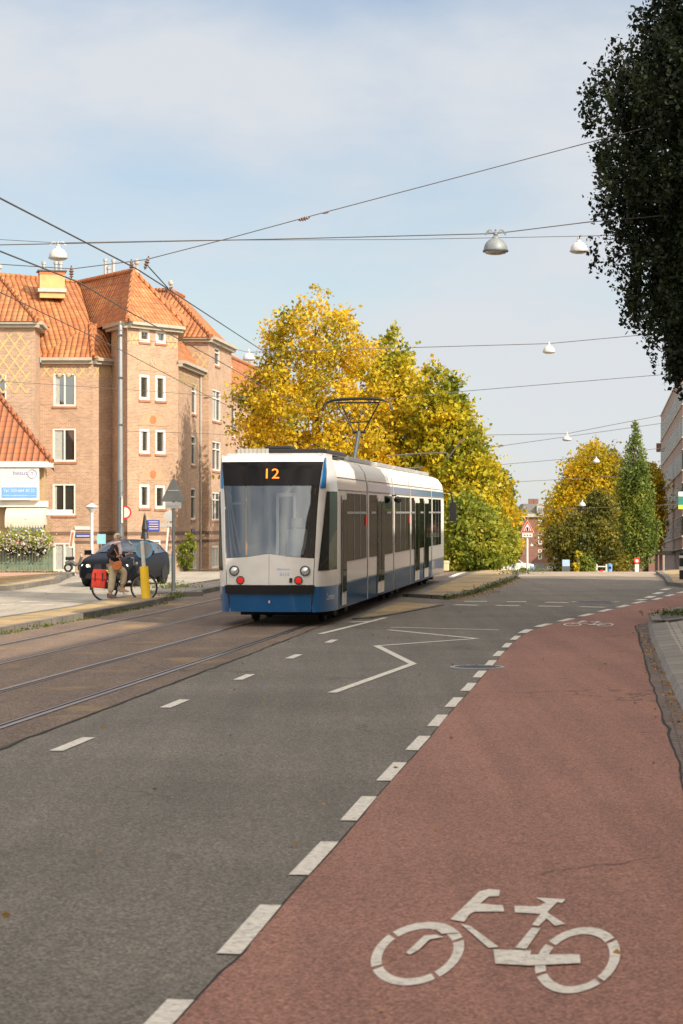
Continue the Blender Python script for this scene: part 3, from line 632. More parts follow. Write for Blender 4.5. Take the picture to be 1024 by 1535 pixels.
# chimney, pipes, dormer, rooflight, downpipes
mb = MB(); c = at(76,419,125.8); mb.box(c+Vector((0,.4,-.3)), (1.42,1.0,1.5), R(12)); ch = child(mb.build('chimney', M['yell'], apt))
mb = MB(); mb.box(c+Vector((0,.4,.50)), (1.66,1.2,.07), R(12)); mb.build('chimney_cap', M['dgrey'], ch); mb = MB(); mb.box(c+Vector((0,.4,.37)), (1.46,1.04,.16), R(12)); mb.build('chimney_band', M['terra'], ch)
mb = MB(); mb.box(c+Vector((0,.35,-.62)), (1.62,1.15,.2), R(12)); mb.build('flashing', M['zinc'], ch)
for dx in (-.45,.25,.5):
    mb = MB(); b = c+Vector((dx,.4,.56)); mb.lathe([(.1,0),(.1,.35),(.14,.36),(.14,.5),(.02,.52)], b, 10); mb.build('chimney_pot', M['zinc'], ch)
for i, (px, py) in enumerate(((158,388),(163,400),(170,389))):
    mb = MB(); b = at(px, 417, 128.5); h = (417-py)/F*128.5; mb.lathe([(.09,-.5),(.09,h-.15),(.13,h-.14),(.13,h),(.02,h+.02)], b, 10); child(mb.build('flue_pipe', M['zinc'], apt))
for px, py, D in ((205,404,124.3),(256,434,135.5),(-1,411,122)):
    mb = MB(); mb.lathe([(.16,-.1),(.16,.1),(.06,.2),(.05,.35),(.15,.45),(.15,.6),(.03,.72)], at(px,py+3,D), 10); child(mb.build('finial', M['stone'], apt))
mb = MB(); wl = W['S2']; wl.obox(mb, .4, 2.6, 10.6, 12.1, -.7, -.1); wl.obox(mb, .3, 2.7, 12.1, 12.25, -.9, .05); d = child(mb.build('dormer', M['white'], apt))
mb = MB(); wl.obox(mb, .65, 1.35, 10.8, 11.9, -.12, -.08); wl.obox(mb, 1.6, 2.3, 10.8, 11.9, -.12, -.08); mb.build('pane', M['glass'], d)
mb = MB(); q = [at(149,502,123.6), at(160,504,124.1), at(165,516,123.4), at(154,514,122.9)]; mb.prism([p+Vector((0,-.06,.06)) for p in q], (0,.1,-.12)); child(mb.build('roof_window', M['dgrey'], apt))
for px, py0, D in ((57.2,545,121.2),(301,560,130.7)):
    a = at(px, py0, D-.15); mb = MB(); mb.tube([a, Vector((a.x,a.y,ZB))], .055, 8); child(mb.build('downpipe', M['zinc'], apt))
# wall plates on the block
mb = MB(); wl = W['T']; t0,t1,z0,z1 = W['T'].rect(220,238.5,779.5,796); wl.obox(mb, t0, t1, z0, z1, .0, .05); pl = child(mb.build('wall_plaque', M['blue'], apt)); mb = MB()
for i in range(4): wl.obox(mb, t0+.1+.05*(i%2), t1-.12, z1-.12-.13*i, z1-.08-.13*i, .05, .056)
mb.build('lettering', M['cream'], pl)
mb = MB(); wl = W['B']; t0,t1,z0,z1 = wl.rect(113,137,800.5,805.5); wl.obox(mb, t0, t1, z0, z1, .013, .05); pl = child(mb.build('street_name_plate', M['blue'], apt)); mb = MB(); wl.obox(mb, t0+.06, t1-.1, z0+.05, z0+.10, .05, .056); mb.build('lettering', M['white'], pl)
mb = MB(); t0,t1,z0,z1 = wl.rect(112,137,789,794); wl.obox(mb, t0, t1, z0, z1, .013, .06); child(mb.build('wall_plate', M['white'], apt))
mb = MB(); wl = W['R']; t0,t1,z0,z1 = wl.rect(286.5,291,793,797.5); wl.obox(mb, t0, t1, z0, z1, .0, .05); child(mb.build('house_number_plate', M['blue'], apt))
# body behind the walls so that nothing is hollow from the side
mb = MB(); mb.bb(-22,-9.6,126,140,ZB,10.5); child(mb.build('wall', M['brick'], apt))

# ---- the little shop at the left edge
shop = thing('shop', 'small brick shop with tiled hip roof and cream awning at the left edge', 'shop', (*P(20,101), zg(101))); sl_ = Vector(shop.location)
def sch(o, p=None):
    o.location = -sl_; return o
mb = MB(); ws = Wall(P(-190,101), P(66,101), ZB, zt(699,101)); ws.mesh(mb, [ws.rect(14,68,762,800)]); ws2 = Wall(P(66,101), P(70,109), ZB, zt(699,101), (1,0)); ws2.mesh(mb, []); sch(mb.build('wall', brick('shop_brick', (.55,.36,.17), (.47,.30,.15), (.42,.33,.22)), shop))
mb = MB(); t0,t1,z0,z1 = ws.rect(15,67,762,799); ws.obox(mb, t0, t1, z0, z1, -.15, -.1); sch(mb.build('window', M['glass'], shop))
mb = MB(); mb.quad(at(-200,692,100.2), at(78,692,100.2), at(-40,545,106), at(-160,545,106)); mb.quad(at(78,692,100.2), at(82,708,111), at(-40,560,107.5), at(-40,545,106)); o = sch(mb.build('roof', M['tiled'], shop)); mb = MB(); mb.tube([at(78,691,100.2), at(-40,544,106)], .12, 8); mb.build('ridge_tiles', M['tiled'], o)
mb = MB(); ws.obox(mb, 0, ws.L+.42, zt(701,101), zt(692.5,101), -.1, .8); sch(mb.build('fascia', M['white'], shop))
mb = MB(); ws.obox(mb, 0, ws.L+.2, zt(760,101), zt(751,101), 0, .45); ws.obox(mb, ws.L+.1, ws.L+1.3, zt(772,101), zt(764,101), -.1, .4); sch(mb.build('ledge', M['white'], shop))
aw = MB(); t0 = ws.rect(13,71,762,786); n = 8; prof = [(0.10, zt(760,101))]+[(.45+.75*math.sin(R(90*i/6)), zt(761,101)-.02-(.62)*(1-math.cos(R(90*i/6)))) for i in range(7)]+[(1.2, zt(786.5,101))]
ta, tb = t0[0], t0[1]
for (o0,z0),(o1,z1) in zip(prof, prof[1:]): aw.quad(ws.pt(ta,z0,o0), ws.pt(tb,z0,o0), ws.pt(tb,z1,o1), ws.pt(ta,z1,o1))
for t in (ta,tb): aw.quad(*[ws.pt(t,z,o) for o,z in prof], ws.pt(t, prof[-1][1], .1))
k = 14
for i in range(k):
    a = ta+(tb-ta)*i/k; b = ta+(tb-ta)*(i+1)/k; zz_ = prof[-1][1]; aw.quad(ws.pt(a,zz_,1.2), ws.pt(b,zz_,1.2), ws.pt(b-(b-a)*.15,zz_-.11,1.2), ws.pt((a+b)/2,zz_-.15,1.2), ws.pt(a+(b-a)*.15,zz_-.11,1.2))
sch(aw.build('awning', M['cream'], shop))
# the shop's sign box
sg = thing('shop_sign', 'white shop sign reading beauty with a blue telephone strip above the awning', 'sign', ws.pt(ws.rect(2,61,701,750)[0], zt(725,101), .6)); sgl = Vector(sg.location)
def sgc(o): o.location = -sgl; return o
t0,t1,z0,z1 = ws.rect(3.5,61.5,702,750); mb = MB(); ws.obox(mb, t0, t1, z0, z1, .5, .72); sgc(mb.build('box', M['white'], sg))
H_ = z1-z0; W_ = t1-t0; mb = MB(); ws.obox(mb, t0+.04*W_, t1-.05*W_, z0+.07*H_, z0+.40*H_, .72, .727); sgc(mb.build('blue_strip', M['lblue'], sg))
ux = Vector((1,0,0)); uz = Vector((0,0,1))
def tx(s, fx, fz, hh, mat, width=None, name='lettering'):
    mb = MB(); text_mesh(mb, s, ws.pt(t0+fx*W_, z0+fz*H_, .732), ux, uz, hh*H_, -.0, width and width*W_); sgc(mb.build(name, mat, sg))
M['ltxt'] = plain('pale_blue', (.55,.70,.78), .5); M['ptxt'] = plain('violet', (.20,.20,.48), .5)
tx('beaut', .34, .78, .14, M['ptxt'], .37); tx('true', .06, .78, .10, M['ltxt'], .22); tx('schoonheidssalon', .13, .70, .035, M['cream'], .58); tx('Tel. 020-664 50 22', .09, .25, .10, M['white'], .80); tx('www.truebeautysalon.com', .07, .12, .055, M['white'], .84); tx('Y', .79, .765, .13, M['ptxt'], .08)
mb = MB(); c = ws.pt(t0+.83*W_, z0+.815*H_, .735); mb.tube([c+Vector((math.cos(a)*.2,0,math.sin(a)*.2)) for a in [2*math.pi*i/24 for i in range(24)]], .012, 5, close=True); sgc(mb.build('circle', M['ptxt'], sg))
# garden fence with flower boxes
fn = thing('garden_fence', 'green painted picket fence hung with flower baskets by the shop', 'fence', (*P(38,96), zg(96))); fl = Vector(fn.location)
M['fgreen'] = plain('green_paint', (.14,.19,.13), .7, var=.25, scale=5); x0 = P(-70,96).x; x1 = P(77,96).x; zf = zg(96); i = 0; x = x0
mb = MB()
while x < x1: mb.bb(x, x+.115, 95.97+.004*(i%2), 96.0+.004*(i%2), zf+.06, zt(819,96)-.03*(i%3)); x += .128; i += 1
o = mb.build('boards', M['fgreen'], fn); o.location = -fl
mb = MB()
for z in (zf+.3, zf+.95): mb.bb(x0,x1,96.01,96.06,z,z+.08)
o = mb.build('rail', M['fgreen'], fn); o.location = -fl
M['petal'] = leafmat('petals', [(.42,.22,.5),(.72,.66,.72),(.78,.74,.70),(.76,.70,.66),(.75,.30,.38),(.85,.22,.06)], .3, 6); M['basketleaf'] = leafmat('basket_leaves', [(.20,.27,.03),(.36,.42,.06),(.48,.50,.10)], .4, 3)
for px, lab in ((-12,'flower basket half cut off by the left edge of the photo'),(17,'flower basket of lilac and white blooms, left one on the green fence'),(40,'flower basket of mostly white blooms in the middle of the green fence'),(62,'flower basket with orange and pink blooms at the right end of the green fence')):
    c = at(px, 815, 95.75); t = thing('flower_basket', lab, 'flowers', c, 0, 'flower baskets on the fence')
    mb = MB(); mb.lathe([(.02,-.5),(.16,-.46),(.26,-.3),(.30,-.18),(.28,-.18),(.02,-.22)], n=14); mb.build('pot', M['black'], t)
    pts = rng.normal(size=(1900,3))*np.array([.19,.14,.21])+np.array([0,0,.12]); leafcloud('foliage', pts, .09, M['basketleaf'], parent=t)
    pts = rng.normal(size=(240,3))*np.array([.21,.09,.24])+np.array([0,-.22,.07]); leafcloud('blossoms', pts, .075, M['petal'], parent=t, aspect=1)

# ---- far brick building at the end of the street
def far_building(name, label, x0, x1, D, ytop, yroof, rows, cols, wmat, rmat, dep=12, awn=False):
    b = thing(name, label, 'building', (*P((x0+x1)/2, D), zg(D))); bl = Vector(b.location)
    wl = Wall(P(x0,D), P(x1,D), zg(D)-1, zt(ytop,D)); holes = [wl.rect(cx-ww/2, cx+ww/2, y0, y1) for (y0,y1) in rows for (cx,ww) in cols]
    mb = MB(); wl.mesh(mb, holes, .2); wl.obox(mb, 0, wl.L, wl.z0, wl.z1-.01, -dep, -.5); o = mb.build('wall', wmat, b); o.location = -bl
    for h in holes: o = window(wl, h, b, 0, .14, True, False, 0, depth=.2); o.location = -bl
    mb = MB(); wl.obox(mb, -.2, wl.L+.2, wl.z1-.5, wl.z1+.1, -.1, .5); o = mb.build('cornice', M['stone'], b); o.location = -bl
    zr = zt(yroof, D); mb = MB(); a = [wl.pt(-.1,wl.z1+.1,.3), wl.pt(wl.L+.1,wl.z1+.1,.3), wl.pt(wl.L-.3,zr,-2.4), wl.pt(.9,zr,-2.4)]; q = [wl.pt(.9,zr,-dep+2), wl.pt(wl.L-.3,zr,-dep+2), wl.pt(wl.L+.1,wl.z1+.1,-dep), wl.pt(-.1,wl.z1+.1,-dep)]
    mb.quad(*a); mb.quad(a[3],a[2],q[1],q[0]); mb.quad(a[0],a[3],q[0],q[3]); mb.quad(a[1],a[2],q[1],q[2]); mb.quad(*q); o = mb.build('roof', rmat, b); o.location = -bl
    return b, wl, bl
b, wl, bl = far_building('brick_building', 'dark red brick corner building with grey mansard roof at the end of the street', 780, 905, 400, 771, 755, [(779,794),(800.5,816),(823.5,838.5)], [(809.6,5.2),(833,5)], M['brickr'], M['slate'])
for px in (809.5, 825):
    mb = MB(); c = at(px, 765, 400.5); mb.box(c, (1.3,2.5,1.7)); mb.tube([c+Vector((-.65,-1.25,.85)), c+Vector((0,-1.25,1.3)), c+Vector((.65,-1.25,.85))], .12, 5); o = mb.build('dormer', M['stone'], b); o.location = -bl; mb = MB(); mb.box(c+Vector((0,-1.28,-.1)), (.7,.05,1.1)); mb.build('pane', M['glass'], o)
for px in (796,803):
    mb = MB(); mb.box(at(px,753,404), (.9,.9,1.3)); o = mb.build('chimney', M['brickr'], b); o.location = -bl
mb = MB(); aa = [at(780,844,399.4), at(847,844,399.4), at(850,855,396.5), at(774,855,396.5)]; mb.quad(*aa); mb.quad(aa[3],aa[2],aa[2]-Vector((0,0,.5)),aa[3]-Vector((0,0,.5))); o = mb.build('awning', plain('grey_canvas', (.13,.125,.115), .8), b); o.location = -bl
mb = MB()
for s_, px in (('Café',788),('Café',820)):
    text_mesh(mb, s_, at(px,854,396.7)+Vector((0,-.15,.1)), (1,0,0), (0,.9,.43), 1.1, .0, 1.9, .3)
lt = mb.build('lettering', M['cream'], b); lt.location = -bl
far_building('pale_building', 'pale plastered house partly hidden left of the dark brick building', 735, 779, 405, 775, 757, [(780,794),(801,816),(824,838)], [(745,5),(757,5),(770,5)], plain('pink_render', (.42,.30,.26), .85), M['tiled'])
far_building('brick_house', 'row of brick houses behind the right hand trees', 906, 995, 380, 765, 750, [(775,792),(800,816),(823,838)], [(916,5),(930,5),(944,5),(958,5),(972,5)], M['brickr'], M['slate'])
# ---- large flats on the right
fd = (Vector((.1115,1))).normalized(); A0 = P(991,252); B0 = A0-fd*58
fb = thing('apartment_block', 'long modernist block of flats with pale piers and brick bands at the right edge', 'building', (A0.x, A0.y, zg(A0.y))); bl = Vector(fb.location)
mb = MB(); mp_ = MB(); win_n = 0; mw = MB(); NB = 13; nf = 5
def fpt(s, z, out=0):                              # s metres back from the far end; the block steps with the falling street
    p = A0-fd*s; n = Vector((-fd.y, fd.x)); return Vector((p.x+n.x*out, p.y+n.y*out, z+(.0205*s)))
def fbox(m, s0,s1,z0,z1,o0,o1): m.add([fpt(s,z,o) for s in (s0,s1) for z in (z0,z1) for o in (o0,o1)], [(0,1,3,2),(4,6,7,5),(0,4,5,1),(2,3,7,6),(0,2,6,4),(1,5,7,3)])
zb = zg(252)-.2; f0 = zb+3.3; fh = 2.92
fbox(mb, 0, 58, zb-1.5, zb+.3, -12, 0); fbox(mb, 0, 58, zb+.3, f0+nf*fh+.9, -12, -.4)
for i in range(nf+1): fbox(mb, 0, 58, f0+i*fh-.02, f0+i*fh+.95, -.4, 0)
o = mb.build('wall', brick('faded_brick', (.40,.26,.21), (.33,.215,.175), (.35,.28,.24), .4, .12, .02, .15), fb); o.location = -bl
mb = MB()
for i in range(nf+1): fbox(mb, 0, 58, f0+i*fh+.95, f0+i*fh+1.08, -.41, .10); fbox(mb, 0, 58, f0+i*fh-.12, f0+i*fh-.02, -.41, .06)
o = mb.build('concrete_ledge', M['stone'], fb); o.location = -bl
M['conc'] = plain('pale_concrete', (.60,.57,.52), .8)
for i in range(nf):
    for k in range(20): s0 = .3+k*2.85; mb = MB(); fbox(mb, s0, s0+.95, f0+i*fh+1.08, f0+(i+1)*fh-.12, -.41, .05); o = mb.build('pier', M['conc'], fb); o.location = -bl
for i in range(nf):
    for k in range(20):
        s0 = 1.25+k*2.85; mb = MB(); fbox(mb, s0, s0+1.9, f0+i*fh+1.08, f0+(i+1)*fh-.12, -.395, .04); o = mb.build('window', M['glass'], fb, uv=False); o.location = -bl
for i in range(nf):
    mb = MB(); fbox(mb, -1.4, -.05, f0+i*fh-.1, f0+i*fh+.85, -3, .5); o = mb.build('balcony', M['brickr'], fb); o.location = -bl
# entrance porch
c = at(1000,829,222); pt = thing('entrance_porch', 'white concrete entrance canopy on columns below the flats', 'canopy', (c.x, c.y, zg(222)))
h = c.z-zg(222); mb = MB(); mb.bb(-1.5,1.6,-1.2,1.2,h-.2,h+.25); mb.build('roof', M['stone'], pt)
for dx in (-1.2,-.75,1.1): mb = MB(); mb.bb(dx-.14,dx+.14,-1,-.7,-.4,h-.2); mb.build('column', M['stone'], pt)
# ---- terrace of houses along the right pavement, beside and behind the camera (it shades the street)
def terrace(y0, y1, hgt, label, wmat=None, u0=7.0):
    b = thing('town_house', label, 'building', (*U(u0,(y0+y1)/2), 0), 0, 'houses along the right pavement'); bl = Vector(b.location)
    wl = Wall(U(u0,y0), U(u0,y1), -.5, hgt-1.2, (-1,0)); L_ = wl.L; n = max(1,int(L_/2.4)); holes = []
    for fl_ in range(int((hgt-1.5)/3.1)):
        for k in range(n): holes.append((k*L_/n+.6, k*L_/n+1.7, .9+3.1*fl_, 2.7+3.1*fl_))
    mb = MB(); wl.mesh(mb, holes); 
    for w2 in (Wall(U(u0,y1), U(u0+9,y1), -.5, hgt-1.2, (0,1)), Wall(U(u0,y0), U(u0+9,y0), -.5, hgt-1.2, (0,-1)), Wall(U(u0+9,y0), U(u0+9,y1), -.5, hgt-1.2, (1,0))): w2.mesh(mb, [])
    o = mb.build('wall', wmat or M['brick'], b); o.location = -bl
    for h in holes[:90]: o = window(wl, h, b, .5, .08, False, False, .5); o.location = -bl
    mb = MB(); e = Vector((0,0,hgt-1.2)); a = [Vector((*U(u0-.3,y0),hgt-1.2)), Vector((*U(u0-.3,y1),hgt-1.2)), Vector((*U(u0+.6,y1),hgt)), Vector((*U(u0+.6,y0),hgt))]; q = [Vector((*U(u0+9,y0),hgt-1.2)), Vector((*U(u0+9,y1),hgt-1.2)), Vector((*U(u0+8,y1),hgt)), Vector((*U(u0+8,y0),hgt))]
    mb.quad(*a); mb.quad(*q); mb.quad(a[3],a[2],q[2],q[3]); mb.quad(a[1],a[2],q[2],q[1]); mb.quad(a[0],a[3],q[3],q[0]); o = mb.build('roof', M['tiled'], b); o.location = -bl
terrace(-55,-20,14.1,'brick terrace house behind the camera'); terrace(-19.9,12,14.2,'brick terrace house level with the camera'); terrace(12.1,42,14.1,'tall cream rendered terrace house right of the near tree', plain('cream_render', (.55,.47,.36), .85)); terrace(42.1,66.5,12.9,'lower brick corner house at the end of the right terrace')
# ---------------------------------------------------------------- trees
Y1 = [(.07,.11,.012),(.26,.24,.015),(.60,.42,.02),(.80,.54,.02),(.80,.42,.02)]
Y2 = [(.06,.10,.012),(.17,.21,.02),(.42,.37,.02),(.68,.51,.02),(.76,.53,.03)]
M['leafY'] = leafmat('golden_leaves', Y1, .38, .45); M['leafYG'] = leafmat('yellow_green_leaves', Y2, .38, .4)
M['leafG'] = leafmat('green_leaves', [(.07,.11,.015),(.15,.20,.025),(.30,.32,.035),(.55,.46,.05)], .4, .4)
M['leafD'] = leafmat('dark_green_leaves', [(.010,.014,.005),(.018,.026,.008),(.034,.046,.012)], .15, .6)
M['leafDY'] = leafmat('bright_yellow_leaves', [(.10,.12,.015),(.34,.30,.02),(.70,.48,.02),(.82,.52,.03)], .45, .3)  # leaf colours from olive to bright yellow
M['leafC'] = leafmat('hornbeam_leaves', [(.05,.09,.02),(.11,.16,.03),(.20,.25,.04),(.36,.36,.06)], .4, .6)
def tree(name, label, base, trunk_r, prof, mat, nclump, lpc, lsize, cr=(.45,.95), group=None, H=None, sy=.9, lean=0, seed=1, tz=None, shell=.55, flatten=.75, updir=False, limbs=26):
    """prof: (height above base, centre offset x, radius)"""
    global rng
    rng = np.random.default_rng(seed); t = thing(name, label, 'tree', base, 0, group)
    hs = [p[0] for p in prof]; H = H or hs[-1]
    cx = lambda h: np.interp(h, hs, [p[1] for p in prof]); rr = lambda h: np.interp(h, hs, [p[2] for p in prof])
    wgt = np.array([max(.15, rr(h))**1.5 for h in np.linspace(hs[0], hs[-1], 200)]); wgt /= wgt.sum(); hh = rng.choice(np.linspace(hs[0], hs[-1], 200), nclump, p=wgt)+rng.normal(size=nclump)*.1
    pts = []; cl = []
    for h in hh:
        r = rr(h); a = rng.random()*2*math.pi; c = rng.uniform(*cr)*min(1, .35+r/3); k = shell+(1-shell)*rng.random() if rng.random() < .72 else rng.random()**.5
        rad = max(0, r-c*.55)*k*min(1.15, 1+(.19 if updir else .12)*rng.normal()); cl.append((cx(h)+rad*math.cos(a), sy*rad*math.sin(a), h, c))
    for (x,y,z,c) in cl:
        n = int(lpc*(c/cr[1])**1.6)+6; d = rng.normal(size=(n,3)); d /= np.linalg.norm(d,axis=1)[:,None]; d *= (rng.random(n)**.45)[:,None]*c*(1+.13*rng.normal(size=n))[:,None]
        d[:,2] *= flatten if not updir else 1.5
        if updir: d[:,0] *= .62; d[:,1] *= .62
        pts.append(d+np.array([x,y,z]))
        if rng.random() < .5:                      # a sprig that breaks the outline
            m = max(5, n//9); dirv = np.array([x-cx(z), y, .5+(2.2 if updir else 0)]); dirv /= np.linalg.norm(dirv)+1e-6; s = rng.random(m)[:,None]
            pts.append(np.array([x,y,z])+dirv*s*c*1.5+rng.normal(size=(m,3))*.08*c)
    pts = np.concatenate(pts); lf = leafcloud('crown', pts, lsize, mat, parent=t, aspect=.66, jitter=.7)
    mb = MB(); top = H*.86; p0 = Vector((0,0,-.4)); ctr = [Vector((cx(max(h,hs[0]))*min(1,h/hs[0] if hs[0] else 1), 0, h)) for h in np.linspace(-.4, top, 9)]
    ctr = [p+Vector((.06*math.sin(i*1.7),.05*math.cos(i*2.1),0))*trunk_r*6 for i, p in enumerate(ctr)]
    mb.tube(ctr, [trunk_r*(1.25 if i == 0 else 1-.88*i/8) for i in range(9)], 9)
    for i in rng.choice(len(cl), min(limbs, len(cl)), replace=False):
        x,y,z,c = cl[i]; z0 = max(hs[0]*.8, z-1.2-.35*math.hypot(x-cx(z),y)*1.1); z0 = min(z0, top*.95); a = Vector((cx(z0),0,z0)); e = Vector((x,y,z)); m = a.lerp(e,.5)+Vector((0,0,-.12*(e-a).length)); r0 = trunk_r*(1-.88*z0/top)*.5
        mb.tube([a,m,e], [max(.03,r0),max(.02,r0*.6),.012], 6)
    mb.build('trunk', M['bark'], t, smooth=True); return t
def px_prof(rows, D, bx, zb):                      # rows: (photo row, left column, right column)
    out = [((EYE+(HY-py)/F*D)-zb, ((l+r)/2-bx)/F*D, 1.1*(r-l)/2/F*D) for py,l,r in rows]; return sorted(out)
def ptree(name, label, D, bx, rows, mat, ncl, lpc, ls, tr=.25, **k):
    zb = zg(D); return tree(name, label, (P(bx,D).x, D, zb), tr, px_prof(rows, D, bx, zb), mat, ncl, lpc, ls, **k)
G = 'autumn trees behind the tram'
ptree('broadleaf_tree', 'tallest golden autumn tree rising behind the tram roof', 121, 470, [(428,466,478),(450,440,508),(480,400,540),(520,388,560),(560,372,572),(600,352,585),(640,348,600),(690,352,610),(740,362,610),(790,380,600)], M['leafY'], 620, 125, .18, .32, cr=(.5,1.05), group=G, seed=3, shell=.6)
ptree('broadleaf_tree', 'yellow green tree with a narrow second peak right of the golden tree', 124, 590, [(494,583,596),(515,562,612),(550,548,628),(590,545,640),(640,540,650),(700,545,660),(770,560,665),(810,570,660)], M['leafYG'], 380, 95, .21, .25, cr=(.45,1.0), group=G, seed=5)
ptree('broadleaf_tree', 'yellow green tree with open branches, rightmost of the big crowns', 120, 660, [(541,640,660),(560,628,690),(600,618,706),(640,612,722),(690,610,740),(740,630,748),(790,650,756),(828,660,750)], M['leafYG'], 480, 90, .21, .25, cr=(.4,.95), group=G, seed=8)
ptree('broadleaf_tree', 'smaller yellow tree sloping down beside the warning sign', 138, 738, [(672,700,728),(700,690,752),(740,690,768),(780,700,777),(815,708,780),(838,715,775)], M['leafDY'], 260, 85, .22, .18, cr=(.45,1.0), group=G, seed=11)
ptree('broadleaf_tree', 'low green tree in front of the yellow trees by the tram front', 104, 700, [(742,680,712),(765,668,735),(800,664,752),(835,664,762),(852,668,755)], M['leafG'], 260, 80, .16, .12, cr=(.35,.75), seed=12)
ptree('broadleaf_tree', 'small green tree on two thin trunks left of the warning sign', 112, 745, [(778,728,765),(800,720,780),(825,722,786),(845,730,775)], M['leafG'], 120, 70, .16, .12, cr=(.35,.7), seed=14)
ptree('poplar_tree', 'slender grey green poplar far behind the yellow trees', 240, 762, [(708,750,758),(730,748,768),(760,748,774),(800,745,778),(840,745,775)], M['leafC'], 160, 70, .36, .3, cr=(.8,1.6), seed=15)
ptree('shrub', 'low green hedge shrub growing at the foot of the trees', 108, 690, [(815,668,700),(835,660,715),(856,660,720)], M['leafG'], 90, 70, .14, .05, cr=(.3,.6), seed=16)
ptree('street_tree', 'broad yellow autumn tree beyond the crossing at right', 200, 880, [(664,880,900),(685,862,925),(715,842,940),(750,826,950),(790,818,955),(815,820,955),(840,850,948)], M['leafDY'], 620, 120, .25, .4, cr=(.9,1.7), group='trees beyond the crossing', seed=21, shell=.6)
ptree('street_tree', 'yellow tree between the conical tree and the flats', 215, 965, [(700,952,990),(730,945,996),(770,945,998),(820,948,995)], M['leafDY'], 200, 120, .25, .3, cr=(.8,1.5), group='trees beyond the crossing', seed=22)
ptree('hornbeam_tree', 'tall conical green tree left of the right hand flats', 150, 951, [(630,949,953),(650,941,962),(680,931,971),(720,926,979),(760,924,988),(800,926,996),(830,936,990),(850,944,968)], M['leafC'], 230, 150, .16, .18, cr=(.4,1.1), seed=23, updir=True)
ptree('shrub', 'lit yellow green bush under the dark tree beyond the crossing', 140, 880, [(836,872,888),(848,866,895),(858,868,893)], M['leafG'], 40, 60, .16, .05, cr=(.3,.6), seed=24)
ptree('shrub', 'sparse yellow bush under the left end of the dark tree', 145, 865, [(828,862,872),(845,860,870),(858,862,868)], M['leafYG'], 14, 50, .16, .04, cr=(.3,.5), seed=25)
ptree('wall_shrub', 'yellow green climbing bush against the tan brick wall', 117, 281, [(797,276,284),(815,268,298),(840,266,292),(858,268,288)], M['leafG'], 70, 60, .12, .04, cr=(.25,.5), seed=26)
M['leafShade'] = leafmat('shade_tone_leaves', [(.03,.045,.01),(.075,.085,.015),(.19,.17,.02),(.48,.36,.03)], .3, .4)
ptree('street_tree', 'added dark tree standing in for shade low in the broad yellow tree', 185, 890, [(735,892,905),(755,872,925),(778,850,940),(802,822,950),(825,826,952),(848,835,948)], M['leafShade'], 260, 130, .22, .3, cr=(.7,1.4), group='trees beyond the crossing', seed=27)  # extra tree whose dark leaves paint the shade low in the yellow crown
# the dark hornbeam hanging in from the right, and an unseen neighbour added to shade it
HB = [(4.3,-.25,.6),(5.2,-.40,1.45),(6.2,-.30,2.1),(7.4,-.1,2.6),(8.8,-.05,3.0),(9.6,-.02,2.8),(10.4,0,3.1),(11.0,-.02,2.85),(11.6,.05,2.45),(12.3,.1,2.15),(12.9,.1,1.9),(15,0,1.5),(17,0,1.0),(19,0,.3)]
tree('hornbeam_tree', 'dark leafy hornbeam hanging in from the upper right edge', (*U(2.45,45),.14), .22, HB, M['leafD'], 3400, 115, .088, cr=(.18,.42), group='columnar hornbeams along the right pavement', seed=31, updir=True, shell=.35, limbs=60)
tree('hornbeam_tree', 'columnar hornbeam added out of view to shade the dark hornbeam', (*U(7.0-.2,40),.14), .22, [(3.5,0,1),(6,0,2.2),(9,0,2.7),(13,0,2.6),(17,0,2),(20,0,1),(22,0,.3)], M['leafD'], 700, 70, .16, cr=(.4,.9), group='columnar hornbeams along the right pavement', seed=32, updir=True, shell=.4)
rng = np.random.default_rng(9)
# ---------------------------------------------------------------- tram
TU = -6.98; TY = 44.3; ta = math.atan2(.126, 1); pitch = math.atan((zg(TY+28)-zg(TY))/28)
tr = thing('tram', 'white and blue articulated tram on route 12 seen from behind with pantograph raised', 'tram', (*U(TU,TY), zg(TY)+.02), -ta)
tr.rotation_euler = (pitch, 0, -ta)
M['tw'] = plain('tram_white', (.76,.72,.66), .28, coat=.6, var=.07, scale=2.2); M['tb'] = plain('tram_blue', (.008,.115,.31), .3, coat=.6, var=.12, scale=1.2)
M['ts'] = glossy('tram_side_white', (.78,.74,.68), .12, (.95,.95,.95), .05); M['tsk'] = glossy('tram_side_skirt', (.04,.10,.20), .20, (.9,.95,1), .08); M['tstripe'] = plain('tram_blue_stripe', (.06,.20,.38), .3, coat=.5)
M['tg'] = glossy('tram_window_glass', (.008,.010,.009), .13, (.82,.95,.86), .03); M['wsg'] = glossy('windscreen', (.02,.02,.02), .14, (.85,.92,1), .04); _n = M['wsg'].node_tree; _t = _n.nodes.new('ShaderNodeBsdfTransparent'); _t.inputs[0].default_value = (.72,.76,.76,1); _m = [x for x in _n.nodes if x.type == 'MIX_SHADER'][0]; _n.links.new(_t.outputs[0], _m.inputs[1])
M['dot'] = emit('amber_display', (1,.24,.012), .75); M['tail'] = emit('tail_lamp', (.75,.02,.01), .16); M['dgl'] = glossy('display_glass', (.006,.005,.005), .015, (1,1,1), .03)
zk = [.28,.5,.66,.82,1.1,1.38,1.75,2.1,2.5,2.83,2.9,3.1,3.31,3.40,3.46]
def tf(z):                                         # nose edge (half width, y), windscreen corner
    return float(np.interp(z,[.28,.82,1.4,2.0,2.6,2.85,3.1,3.31,3.46],[.84,.89,.91,.93,.96,.985,1.015,1.04,1.06])), float(np.interp(z,[.28,.82,1.4,2.83,3.31,3.46],[.12,.02,.04,.24,.36,.50]))
def ts(z): return float(np.interp(z,[.28,2.6,3.1,3.46],[1.19,1.2,1.17,1.06])), 1.45
